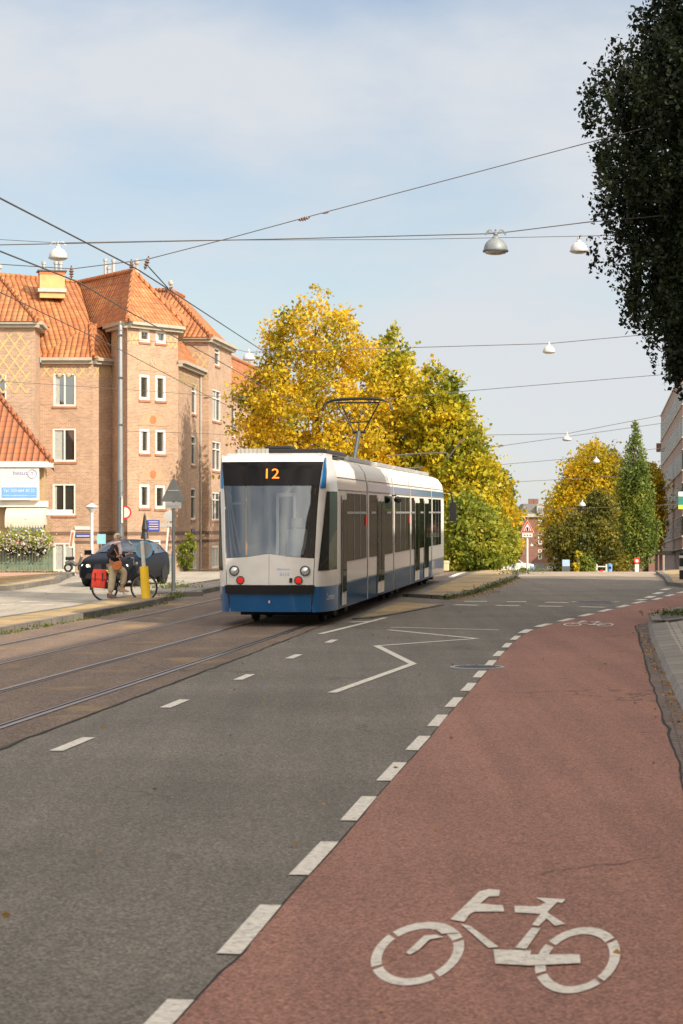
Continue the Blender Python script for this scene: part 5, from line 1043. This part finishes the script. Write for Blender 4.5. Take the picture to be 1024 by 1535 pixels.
# warning sign on the centre island
D = 92; c = P(790.5,D); s = D/F; z0 = zg(D)+.1; t = thing('warning_sign', 'red and white warning triangle with plate on a white post', 'sign', (c.x,c.y,z0)); zr = lambda py: EYE+(HY-py)/F*D-z0
def tri(k, y): cy = zr(791.5); return [(-10.2*s*k, y, cy-6.6*s*k),(10.2*s*k, y, cy-6.6*s*k),(0, y, cy+11.6*s*k)]
mb = MB(); post(mb,0,0,-.1,zr(792),.045); mb.build('post', M['lampw'], t); mb = MB(); mb.prism(tri(1,-.09),(0,.02,0)); mb.build('edge', M['white'], t); mb = MB(); mb.prism(tri(.93,-.094),(0,.004,0)); mb.build('red_border', M['red'], t); mb = MB(); mb.prism(tri(.60,-.10),(0,.005,0)); mb.build('face', M['white'], t)
mb = MB(); mb.add([(-.03,-.103,zr(796)),(.03,-.103,zr(796)),(.05,-.103,zr(790)),(-.05,-.103,zr(790))],[(0,1,2,3)]); [mb.box((dx,-.103,zr(794)),(.03,.004,.12)) for dx in (-.09,.09)]; mb.build('symbol', M['black'], t)
mb = MB(); mb.bb(-7.6*s,7.6*s,-.09,-.07,zr(805),zr(799.5)); p = mb.build('plate', M['white'], t); mb = MB(); zc = zr(802.2); mb.prism([(-.17,-.094,zc),(-.12,-.094,zc+.04),(-.12,-.094,zc-.04)],(0,.003,0)); mb.bb(-.12,-.05,-.094,-.091,zc-.012,zc+.012); mb.prism([(.17,-.094,zc),(.12,-.094,zc+.04),(.12,-.094,zc-.04)],(0,.003,0)); mb.bb(.05,.12,-.094,-.091,zc-.012,zc+.012); mb.bb(-.02,.02,-.094,-.091,zc-.035,zc+.035); mb.build('symbol', M['black'], p)
# concrete block by the tram front
c = gp(672,858.5) if False else P(669,88); t = thing('concrete_block', 'pale yellow concrete block on the island past the tram', 'block', (c.x,c.y,zg(88)+.1)); mb = MB(); mb.bb(-.45,.1,-.3,.3,0,.28); mb.bb(-.15,.12,-.3,.3,.28,.4); mb.build('block', plain('yellow_concrete', (.62,.50,.30), .85, bstr=.3), t, bevel=.03)
# things beyond the crossing
def far_post(px, D, pytop, r, lab, name='advertising_column', cat='column'):
    c = P(px,D); z0 = zg(D); t = thing(name, lab, cat, (c.x,c.y,z0)); h = EYE+(HY-pytop)/F*D-z0; return t, h
t, h = far_post(848.5,170,839,.2,'dark advertising pillar with light blue screen near the far awning','advertising_pillar','pillar'); mb = MB(); mb.bb(-.3,.3,-.12,.12,-.3,h-.5); mb.build('body', M['dgrey'], t); mb = MB(); mb.bb(-.28,.28,-.12,.12,h-.5,h); mb.build('screen', plain('pale_screen', (.35,.5,.7), .4), t)
t, h = far_post(768,150,845,.2,'small blue and white info panel left of the far awning','info_stand','sign'); mb = MB(); mb.bb(-.22,.22,-.1,.1,.5,h); mb.build('panel', M['lblue'], t); mb = MB(); mb.bb(-.03,.03,-.03,.03,-.3,.5); mb.build('leg', M['grey'], t)
t, h = far_post(798,140,850,.2,'small round blue traffic sign in front of the far awning','round_sign','sign'); q = Matrix.Rotation(R(90),4,'X'); mb = MB(); mb.lathe([(.001,.01),(.15,.01),(.15,0)], (0,0,h-.1), 18, q); mb.build('face', M['lblue'], t); mb = MB(); mb.bb(-.02,.02,.0,.04,-.3,h-.2); mb.build('post', M['grey'], t)
t, h = far_post(955,130,838,.2,'round red and white sign on a short post by the conical tree','traffic_sign','sign'); mb = MB(); mb.lathe([(.001,.02),(.1,.02)], (0,0,h-.1), 18, q); mb.build('face', M['white'], t); mb = MB(); mb.lathe([(.1,.015),(.1,.03),(.19,.03),(.19,0)], (0,0,h-.1), 18, q); mb.build('rim', M['red'], t); mb = MB(); mb.bb(-.12,.12,0,.06,-.3,h-.3); mb.build('post', M['white'], t)
t, h = far_post(902,160,846,.2,'low white railing with a red post under the dark tree','barrier','barrier'); mb = MB()
for x in (-.75,-.35,.35,.7): mb.bb(x-.06,x+.06,-.03,.03,-.4,h+.15*(x<-.5))
for z in (.35*h,.8*h): mb.bb(-.75,.7,-.02,.02,z-.04,z+.04)
mb.build('rail', M['lampw'], t); mb = MB(); mb.bb(-.12,.08,-.08,.0,-.4,.5*h); mb.build('red_post', M['red'], t)
t, h = far_post(914,158,846,.2,'small blue litter bin beside the white railing','litter_bin','bin'); mb = MB(); mb.lathe([(.14,-.3),(.18,h),(.2,h+.02),(.001,h+.08)], n=12); mb.build('body', M['lblue'], t); mb = MB(); mb.bb(-.1,.1,-.21,-.17,h-.3,h-.15); mb.build('slot', M['black'], t)
for px, D, lab, mat in ((860,210,'dark parked car glimpsed under the left end of the trees','black'),(757,165,'pale parked van glimpsed between the thin trunks','white')):
    c = P(px,D); t = thing('parked_car', lab, 'car', (c.x,c.y,zg(D)), R(90)); mb = MB(); pr = [(-2.1,.35),(-2.1,.85),(-1.3,.95),(-.7,1.42),(.9,1.45),(1.7,.98),(2.15,.9),(2.15,.35)]; mb.prism([(-.85,x,z) for x,z in pr],(1.7,0,0)); mb.build('body', M[mat], t, bevel=.06); mb = MB(); mb.prism([(-.87,x,z) for x,z in [(-1.2,.98),(-.7,1.36),(.8,1.38),(1.4,.98)]],(1.74,0,0)); mb.build('window', M['glass'], t)
    for y in (-1.3,1.35):
        for x in (-.8,.8): mb = MB(); mb.lathe([(.001,-.1),(.3,-.1),(.32,0),(.3,.1),(.001,.1)], (x,y,.32), 16, Matrix.Rotation(R(90),4,'Y')); mb.build('wheel', M['rubber'], t)
# right edge: banner sign and dark bollard
t = thing('banner_sign', 'green white and yellow hanging banner at the right edge', 'sign', at(1022,752,150)); s = 150/F; mb = MB(); mb.bb(-5*s,6*s,-.03,.03,-12*s+7*s,8*s); mb.build('green_field', plain('banner_green', (.02,.20,.15), .5), t); mb = MB(); mb.bb(-5*s,6*s,-.03,.03,-11*s,-5*s); mb.build('yellow_field', plain('banner_yellow', (.65,.68,.06), .5), t); mb = MB(); mb.bb(-5*s,6*s,-.03,.03,8*s,15*s); mb.build('white_field', M['white'], t); mb = MB(); mb.bb(6*s,40*s,-.02,.02,6*s,7*s); mb.build('arm', M['dgrey'], t)
c = gp(1023,874); t = thing('bollard', 'black and white bollard on the far right pavement corner', 'bollard', (c.x,c.y,zg(c.y)+.12)); mb = MB(); mb.lathe([(.10,0),(.10,.30)], n=14); mb.lathe([(.10,.42),(.10,.86),(.05,.92),(.001,.93)], n=14); mb.build('body', M['black'], t); mb = MB(); mb.lathe([(.104,.30),(.104,.42)], n=14); mb.lathe([(.104,.70),(.104,.78)], n=14); mb.build('reflective_band', M['white'], t)
# ---------------------------------------------------------------- black car waiting in the side street
M['carp'] = plain('black_car_paint', (.005,.006,.010), .4, 0, spec=.12, coat=.08, var=.05); M['cglass'] = glossy('car_glass', (.01,.012,.014), .42, (.95,.97,1), .03); M['hl'] = emit('lit_headlamp', (1,.85,.55), 1.1); M['rim'] = plain('alloy', (.22,.22,.23), .35, .8)
ca = P(156,67.6); car = thing('car', 'black hatchback with headlights on facing the camera behind the cyclist', 'car', (ca.x, ca.y, zg(68)+.01), 0)
car.rotation_euler = (0,0,R(180-12))               # local +y is the car's forward direction
# stations: y, half width low, half width at belt, z bottom, z belt, roof half width, z top
car.location += Vector((0.0,0,0))
st = [(0,.55,.55,.32,.60,.45,.62),(-.04,.74,.74,.22,.66,.62,.72),(-.14,.84,.82,.20,.72,.70,.80),(-.40,.89,.86,.19,.80,.72,.88),(-.85,.90,.875,.19,.88,.70,.965),(-1.30,.90,.88,.19,.92,.67,1.03),(-1.42,.90,.88,.19,.93,.66,1.06),(-1.85,.90,.885,.19,.95,.62,1.27),(-2.2,.90,.885,.19,.96,.60,1.39),(-2.55,.90,.885,.19,.97,.59,1.44),(-3.0,.90,.885,.19,.98,.58,1.44),(-3.5,.90,.885,.19,1.0,.56,1.40),(-3.9,.89,.87,.20,1.01,.54,1.32),(-4.12,.87,.84,.22,1.0,.52,1.17),(-4.28,.82,.78,.28,.95,.55,1.0),(-4.34,.70,.68,.36,.85,.5,.88)]
mb = MB(); K = 13
def sect(s):
    y,wl_,wb,zb_,zbt,wr,zt_ = s; return [(wl_*.85,zb_),(wl_,zb_+.10),(wl_+.01,(zb_+zbt)/2),(wb,zbt-.04),(wb-.03,zbt),(wr+.05,zt_-(zt_-zbt)*.18),(wr-.08,zt_-.015),(0,zt_+.012)]
rings = []
for s in st:
    h = sect(s); full = [(x,s[0],z) for x,z in h]+[(-x,s[0],z) for x,z in h[::-1][1:]]; rings.append(full)
nr = len(rings[0]); mb.add([p for r in rings for p in r], [(i*nr+j,i*nr+j+1,(i+1)*nr+j+1,(i+1)*nr+j) for i in range(len(rings)-1) for j in range(nr-1)]+[(i*nr+nr-1,i*nr,(i+1)*nr,(i+1)*nr+nr-1) for i in range(len(rings)-1)]+[tuple(range(nr))[::-1],tuple(range((len(rings)-1)*nr,len(rings)*nr))])
body = mb.build('body', M['carp'], car, smooth=True)
def strip(name, mat, i0, i1, a, b, sx, lift=.008, inset=(0,0)):
    mb = MB(); vs = []
    for i in range(i0, i1+1):
        h = sect(st[i]); pa = Vector((h[a][0]*sx, st[i][0], h[a][1])); pb = Vector((h[b][0]*sx, st[i][0], h[b][1])); pp = [pa.lerp(pb,.06), pa.lerp(pb,.94)]
        for p in pp: vs.append(p+Vector((sx*lift,0,lift)))
    mb.add(vs, [(2*k,2*k+1,2*k+3,2*k+2) for k in range(i1-i0)]); return mb.build(name, mat, car)
for sx in (1,-1): strip('side_window', M['cglass'], 8, 12, 4, 5, sx, .012)
def face_on(i0, i1, xs0, xs1, name, mat, lift=.014):
    mb = MB(); vs = []; n = 8; rows = []
    for i in range(i0,i1+1):
        h = sect(st[i]); hx = [q[0] for q in h[4:]][::-1]; hz = [q[1] for q in h[4:]][::-1]; k = (i-i0)/(i1-i0); w_ = xs0+(xs1-xs0)*k
        for j in range(n+1): x = -w_+2*w_*j/n; z = float(np.interp(abs(x), hx, hz)); vs.append(Vector((x, st[i][0]+lift, z+lift)))
    mb.add(vs, [(i*(n+1)+j,i*(n+1)+j+1,(i+1)*(n+1)+j+1,(i+1)*(n+1)+j) for i in range(i1-i0) for j in range(n)]); return mb.build(name, mat, car, smooth=True)
face_on(6, 8, .74, .60, 'windscreen', M['cglass'])
mb = MB()
for sx in (-1,1): mb.prism([(sx*.06,.02,.52),(sx*.30,.012,.50),(sx*.34,.0,.60),(sx*.28,-.01,.70),(sx*.08,.0,.71)],(0,.03,0))
mb.build('kidney_grille', M['black'], car); mb = MB(); mb.prism([(-.62,-.02,.26),(.62,-.02,.26),(.52,.0,.42),(-.52,.0,.42)],(0,.05,0)); mb.build('lower_grille', M['black'], car)
for sx in (-1,1):
    mb = MB(); mb.prism([(sx*.42,-.01,.60),(sx*.80,-.17,.60),(sx*.82,-.24,.70),(sx*.44,-.03,.70)],(0,.05,.0)); h = mb.build('headlight', M['cglass'], car)
    for x,y in ((.52,.035),(.70,-.06)): mb = MB(); mb.lathe([(.001,.02),(.042,.015),(.05,0)], (sx*x,y,.65), 14, Matrix.Rotation(R(-90),4,'X')); mb.build('bulb', M['hl'], h)
    mb = MB(); mb.tube([(sx*.86,-1.55,.97),(sx*.98,-1.53,1.0)], .025, 6); mb.box((sx*1.03,-1.53,1.04),(.20,.12,.15)); mb.build('wing_mirror', M['carp'], car, bevel=.0)
    for y in (-.82,-3.5):
        q = Matrix.Rotation(R(90),4,'Y'); mb = MB(); mb.lathe([(.22,-.11),(.30,-.11),(.33,-.07),(.33,.07),(.30,.11),(.22,.11)], (sx*.80,y,.33), 28, q); wh = mb.build('tyre', M['rubber'], car, smooth=True)
        mb = MB(); mb.lathe([(.215,.0),(.225,.02),(.225,.10)], (sx*.80,y,.33), 24, q if sx > 0 else Matrix.Rotation(R(-90),4,'Y'))
        for k in range(5): a = k*2*math.pi/5; mb.tube([(sx*.885,y,.33),(sx*.89,y+.215*math.cos(a),.33+.215*math.sin(a))], .028, 5)
        mb.build('rim', M['rim'], wh)
mb = MB(); mb.box((0,.045,.47),(.50,.02,.11)); mb.build('number_plate', plain('plate_yellow', (.75,.55,.05), .4), car)
for sx in (-1,1):
    mb = MB(); mb.prism([(sx*.915,-.55,.2),(sx*.915,-1.1,.2),(sx*.915,-1.2,.45),(sx*.915,-.82,.70),(sx*.915,-.45,.45)],(sx*-.06,0,0)); mb.build('wheel_arch', M['black'], car); mb = MB(); mb.prism([(sx*.915,-3.2,.2),(sx*.915,-3.8,.2),(sx*.915,-3.88,.45),(sx*.915,-3.5,.70),(sx*.915,-3.12,.45)],(sx*-.06,0,0)); mb.build('wheel_arch', M['black'], car)
# ---------------------------------------------------------------- cyclist standing beside her bicycle
def skin(name, nodes, edges, mat, parent, root=0, sub=2):
    me = bpy.data.meshes.new(name); me.from_pydata([n[0] for n in nodes], edges, []); o = bpy.data.objects.new(name, me); C.objects.link(o)
    m = o.modifiers.new('s','SKIN'); m.use_smooth_shade = True
    for i, n in enumerate(nodes): r = n[1]; me.skin_vertices[0].data[i].radius = r if isinstance(r, tuple) else (r, r)
    me.skin_vertices[0].data[root].use_root = True
    s = o.modifiers.new('d','SUBSURF'); s.levels = s.render_levels = sub
    dg = bpy.context.evaluated_depsgraph_get(); m2 = bpy.data.meshes.new_from_object(o.evaluated_get(dg)); o.modifiers.clear(); o.data = m2; m2.name = name; m2.materials.append(mat); m2.polygons.foreach_set('use_smooth', [True]*len(m2.polygons)); o.parent = parent; return o
M['skin'] = plain('skin', (.52,.30,.21), .55, var=.06); M['jacket'] = plain('navy_jacket', (.018,.017,.024), .85, var=.3, scale=9, bstr=.3); M['trousers'] = plain('beige_trousers', (.50,.41,.28), .85, var=.1, scale=7, bstr=.3); M['hair'] = plain('grey_blond_hair', (.52,.42,.27), .6, var=.25, scale=30)
M['scarf'] = plain('pale_pink_scarf', (.66,.50,.48), .9, var=.25, scale=18); M['shoe'] = plain('brown_shoe', (.16,.10,.07), .6); M['shoel'] = plain('tan_shoe', (.48,.33,.22), .6); M['orange'] = plain('tan_leather', (.50,.15,.03), .5, var=.15, scale=8); M['redbag'] = plain('red_pannier', (.72,.045,.02), .5, var=.12, scale=5)
c = gp(165,903); z0 = zg(c.y)+.12; pr_ = thing('person', 'person in navy jacket, pale scarf and beige trousers standing astride by the bicycle', 'person', (c.x, c.y, z0))
def V(x, z, y=0): return (x, y, z)
# one continuous body: torso, neck, head, arms with hands, legs with feet
nodes = [(V(.09,.86,0),(.13,.15)),(V(.07,1.05,0),(.13,.135)),(V(.09,1.25,0),(.14,.16)),(V(.12,1.36,0),(.07,.08)),(V(.155,1.42,0),.05),(V(.185,1.475,0),(.07,.065)),(V(.21,1.55,0),(.085,.072)),(V(.205,1.61,0),(.055,.05)),
 (V(.11,1.30,-.16),.062),(V(-.02,1.10,-.22),.05),(V(.12,1.03,-.18),.038),(V(.22,1.07,-.12),.026),(V(.27,1.08,-.09),(.03,.02)),
 (V(.12,1.30,.15),.062),(V(.22,1.10,.20),.048),(V(.40,1.10,.17),.034),(V(.47,1.14,.15),.025),(V(.51,1.15,.14),(.03,.02)),
 (V(.09,.80,-.08),.105),(V(.06,.48,-.10),.075),(V(.02,.10,-.10),.05),(V(.0,.05,-.10),.042),(V(.11,.035,-.10),(.035,.03)),
 (V(.12,.80,.09),.105),(V(.36,.66,.10),.078),(V(.30,.28,.10),.05),(V(.29,.20,.10),.042),(V(.40,.17,.10),(.035,.03))]
ed = [(0,1),(1,2),(2,3),(3,4),(4,5),(5,6),(6,7),(2,8),(8,9),(9,10),(10,11),(11,12),(2,13),(13,14),(14,15),(15,16),(16,17),(0,18),(18,19),(19,20),(20,21),(21,22),(0,23),(23,24),(24,25),(25,26),(26,27)]
body = skin('body', nodes, ed, M['skin'], pr_)
skin('trousers', [(V(.09,.90,0),(.15,.165)),(V(.085,.80,-.075),.125),(V(.065,.48,-.10),.098),(V(.02,.12,-.10),.088),(V(.12,.80,.08),.12),(V(.36,.665,.10),.10),(V(.31,.30,.10),.078)], [(0,1),(1,2),(2,3),(0,4),(4,5),(5,6)], M['trousers'], pr_)
skin('jacket', [(V(.085,.93,0),(.165,.185)),(V(.07,1.08,0),(.155,.165)),(V(.09,1.27,0),(.165,.185)),(V(.13,1.37,0),(.08,.09)),(V(.11,1.30,-.16),.085),(V(-.03,1.10,-.235),.072),(V(.11,1.03,-.19),.055),(V(.19,1.06,-.145),.046),(V(.12,1.30,.15),.085),(V(.22,1.09,.21),.068),(V(.40,1.10,.175),.050)], [(0,1),(1,2),(2,3),(2,4),(4,5),(5,6),(6,7),(2,8),(8,9),(9,10)], M['jacket'], pr_, 1)
def hand(o, d, up, side, bodyside):
    o = Vector(o); d = Vector(d).normalized(); up = Vector(up).normalized(); s = d.cross(up)
    for k in range(4):
        b = o+s*(k-1.5)*.018; l = (.030,.034,.032,.026)[k]; skin('finger', [(tuple(b),.0095),(tuple(b+d*l),.009),(tuple(b+d*l*1.5-up*.018),.0085),(tuple(b+d*l*1.3-up*.038),.0075)], [(0,1),(1,2),(2,3)], M['skin'], body, 0, 1)
    b = o+s*side*.03-d*.02; skin('thumb', [(tuple(b),.011),(tuple(b+s*side*.014+d*.02-up*.012),.010),(tuple(b+d*.045-up*.028),.009)], [(0,1),(1,2)], M['skin'], body, 0, 1)
hand(V(.285,1.08,-.085), (1,.2,-.1), (0,.2,1), 1, body); hand(V(.53,1.155,.14), (1,-.1,.05), (0,0,1), 1, body)
# face and hair
mb = MB(); mb.lathe([(.001,.03),(.012,.02),(.016,0),(.001,-.012)], (.295,0,1.545), 8, Matrix.Rotation(R(70),4,'Y')); mb.build('nose', M['skin'], body, smooth=True)
mb = MB(); mb.tube([(.283,-.022,1.505),(.292,0,1.503),(.283,.022,1.505)], .006, 6); mb.build('mouth', plain('lips', (.45,.16,.13), .5), body)
mb = MB(); mb.tube([(.19,-.086,1.565),(.195,-.092,1.545),(.19,-.086,1.525)], .014, 6); mb.tube([(.19,.086,1.565),(.195,.092,1.545),(.19,.086,1.525)], .014, 6); mb.build('ear', M['skin'], body, smooth=True)
mb = MB()
for i in range(9):
    for j in range(14):
        pass
vs = []; fs = []
for i in range(11):
    th = R(8+i*11.5)
    for j in range(20): ph = 2*math.pi*j/20; k_ = 1.0 if math.cos(ph) < .25 or i < 4 else .86; vs.append((.20-.012+.098*k_*math.sin(th)*math.cos(ph), .090*math.sin(th)*math.sin(ph)*(1+.05*math.sin(7*ph)), 1.572+.100*math.cos(th)*(1+.03*math.sin(5*ph))))
fs = [(i*20+j,i*20+(j+1)%20,(i+1)*20+(j+1)%20,(i+1)*20+j) for i in range(10) for j in range(20) if not (i > 4 and abs(((j+10)%20)-10) < 6)]
mb.add(vs, fs+[tuple(range(20))]); mb.build('hair', M['hair'], pr_, smooth=True)
mb = MB(); mb.box((.285,0,1.556),(.018,.125,.034)); mb.tube([(.28,-.065,1.56),(.19,-.094,1.558)], .005, 5); mb.tube([(.28,.065,1.56),(.19,.094,1.558)], .005, 5); mb.build('sunglasses', M['black'], pr_, bevel=.004)
mb = MB(); mb.tube([Vector((.14+.105*math.cos(a),.10*math.sin(a),1.40+.03*math.cos(a))) for a in [i*2*math.pi/14 for i in range(14)]], .045, 8, close=True); mb.tube([(.22,-.05,1.38),(.27,-.06,1.25),(.265,-.06,1.12)], [.05,.055,.045], 8); mb.tube([(.22,.03,1.38),(.26,.02,1.28),(.25,.02,1.16)], [.045,.05,.04], 8); mb.build('scarf', M['scarf'], pr_, smooth=True)
for (x,z,y,mt) in ((0,0,-.10,'shoe'),(.29,.14,.10,'shoel')):
    mb = MB(); mb.prism([(x-.07,y-.042,z+.0),(x+.19,y-.042,z+.0),(x+.19,y-.042,z+.04),(x+.10,y-.042,z+.07),(x+.05,y-.042,z+.12),(x-.07,y-.042,z+.12)],(0,.084,0)); mb.build('shoe', M[mt], pr_, bevel=.02)
# handbag hanging at the hip
hb = thing('handbag', 'tan orange leather bag hanging at the hip of the cyclist', 'bag', (c.x+.20, c.y-.26, z0+.80)); mb = MB(); mb.prism([(-.12,-.05,.0),(-.09,-.05,-.07),(.04,-.05,-.09),(.13,-.05,-.02),(.13,-.05,.12),(.05,-.05,.16),(-.07,-.05,.12)],(0,.10,0)); mb.build('pouch', M['orange'], hb, bevel=.025); mb = MB(); mb.tube([(.10,0,.13),(.02,.02,.30),(-.10,.06,.52)], .012, 5); mb.tube([(-.08,0,.12),(-.16,.05,.14),(-.2,.1,.2)], .012, 5); mb.build('strap', M['orange'], hb); mb = MB(); mb.box((.02,-.057,.07),(.17,.012,.07),ry=R(-20)); mb.build('flap', M['orange'], hb)
# bicycle
bk = thing('bicycle', 'dark city bicycle held by the cyclist with red bags over the rear wheel', 'bicycle', (c.x, c.y+.22, z0-.1)); O = Vector((0,.0,0)); q = Matrix.Rotation(R(90),4,'X')
fx, rx, wr = .855, -.16, .335
def wheel(x):
    mb = MB(); mb.tube([Vector((x+wr*math.cos(a),0,wr+.02+wr*math.sin(a))) for a in [i*2*math.pi/40 for i in range(40)]], .021, 7, close=True); t = mb.build('tyre', M['rubber'], bk, smooth=True)
    mb = MB(); mb.tube([Vector((x+(wr-.03)*math.cos(a),0,wr+.02+(wr-.03)*math.sin(a))) for a in [i*2*math.pi/40 for i in range(40)]], .010, 6, close=True)
    for i in range(24): a = i*2*math.pi/24; mb.tube([(x+.02*math.cos(a+1),(-1)**i*.02,wr+.02+.02*math.sin(a+1)),(x+(wr-.03)*math.cos(a),0,wr+.02+(wr-.03)*math.sin(a))], .0022, 4, cap=False)
    mb.tube([(x,-.04,wr+.02),(x,.04,wr+.02)], .022, 8); mb.build('rim', M['zinc'], t)
wheel(fx); wheel(rx)
BB = (.26,0,.32); ST = (.08,0,.80); HT = (.60,0,.93); HBt = (.645,0,.80)
mb = MB(); mb.tube([BB,ST], .018, 8); mb.tube([BB,HBt], .021, 8); mb.tube([HT,HBt], .022, 8); mb.tube([ST,(.30,0,.66),HT], .014, 8)
for y in (-.05,.05): mb.tube([(rx,y,wr+.02),BB], .011, 6); mb.tube([(rx,y,wr+.02),ST], .010, 6); mb.tube([HBt,(.70,y,.66),(fx,y,wr+.02)], .013, 6)
fr = mb.build('frame', M['black'], bk, smooth=True)
mb = MB(); mb.tube([HT,(.585,0,1.08)], .014, 8); mb.tube([(.46,-.27,1.10),(.56,-.22,1.13),(.60,0,1.10),(.56,.22,1.13),(.46,.27,1.10)], .012, 8); mb.build('handlebar', M['zinc'], bk, smooth=True)
mb = MB(); mb.tube([(.44,-.275,1.098),(.53,-.24,1.125)], .018, 8); mb.tube([(.44,.275,1.098),(.53,.24,1.125)], .018, 8); mb.build('grip', M['rubber'], bk)
mb = MB(); mb.tube([ST,(.05,0,.90)], .013, 8); mb.build('seat_post', M['zinc'], bk); mb = MB(); mb.prism([(-.10,-.08,.92),(-.10,.08,.92),(.10,.03,.92),(.20,.015,.92),(.20,-.015,.92),(.10,-.03,.92)],(0,0,.06)); mb.build('saddle', M['black'], bk, bevel=.02)
mb = MB(); mb.lathe([(.001,-.01),(.09,-.008),(.09,.008),(.001,.01)], (BB[0],-.03,BB[2]), 20, q); mb.tube([(BB[0],-.05,BB[2]),(BB[0]+.10,-.06,BB[2]-.13)], .01, 6); mb.tube([(BB[0],.05,BB[2]),(BB[0]-.10,.06,BB[2]+.13)], .01, 6); mb.box((BB[0]+.10,-.10,BB[2]-.13),(.09,.08,.02)); mb.box((BB[0]-.10,.10,BB[2]+.13),(.09,.08,.02)); mb.build('crank', M['zinc'], bk)
mb = MB(); mb.prism([(rx-.02,-.035,wr-.0),(BB[0]+.1,-.035,BB[2]-.08),(BB[0]+.1,-.035,BB[2]+.08),(rx-.02,-.035,wr+.06)],(0,.02,0)); mb.build('chain_guard', M['black'], bk, bevel=.005)
for x, a0, a1 in ((rx,20,200),(fx,35,160)): mb = MB(); mb.tube([(x+.375*math.cos(R(a)),0,wr+.02+.375*math.sin(R(a))) for a in range(a0,a1,10)], .018, 6); mb.build('mudguard', M['black'], bk, smooth=True)
mb = MB(); mb.tube([(-.45,-.06,.76),(.02,-.06,.76),(.02,.06,.76),(-.45,.06,.76)], .008, 6, close=True); mb.tube([(-.35,-.07,.76),(rx,-.06,wr)], .007, 5); mb.tube([(-.35,.07,.76),(rx,.06,wr)], .007, 5); mb.build('rear_rack', M['black'], bk)
mb = MB(); mb.lathe([(.001,.02),(.045,.015),(.05,-.03),(.02,-.05)], (.68,0,.97), 12, Matrix.Rotation(R(90),4,'Y')); mb.build('lamp', M['zinc'], bk)
mb = MB(); mb.tube([(.05,-.02,.10),(.2,-.12,.03)],.01,5); mb.build('kickstand', M['zinc'], bk)
pn = thing('panniers', 'bright red double panniers over the rear rack of the bicycle', 'bag', (c.x-.30, c.y+.22, z0-.1+.78))
for y in (-1,1): mb = MB(); mb.prism([(-.19,y*.08,-.42),(.17,y*.08,-.44),(.20,y*.08,-.05),(.19,y*.08,.0),(-.13,y*.08,.02),(-.17,y*.08,-.05)],(0,y*.14,0)); mb.build('bag', M['redbag'], pn, bevel=.03)
mb = MB(); mb.prism([(-.15,-.23,-.03),(.20,-.23,-.05),(.19,-.1,.035),(-.14,-.1,.045)],(0,0,.012)); mb.prism([(-.15,-.23,-.03),(.20,-.23,-.05),(.21,-.235,-.2),(-.17,-.235,-.18)],(0,-.01,0)); mb.bb(-.14,.19,-.1,.1,.03,.045); mb.build('flap', M['redbag'], pn, bevel=.0)
mb = MB()
for x in (-.08,.11): mb.bb(x-.015,x+.015,-.252,-.247,-.25,-.04)
mb.build('buckle_strap', M['black'], pn)
bpy.context.view_layer.update()
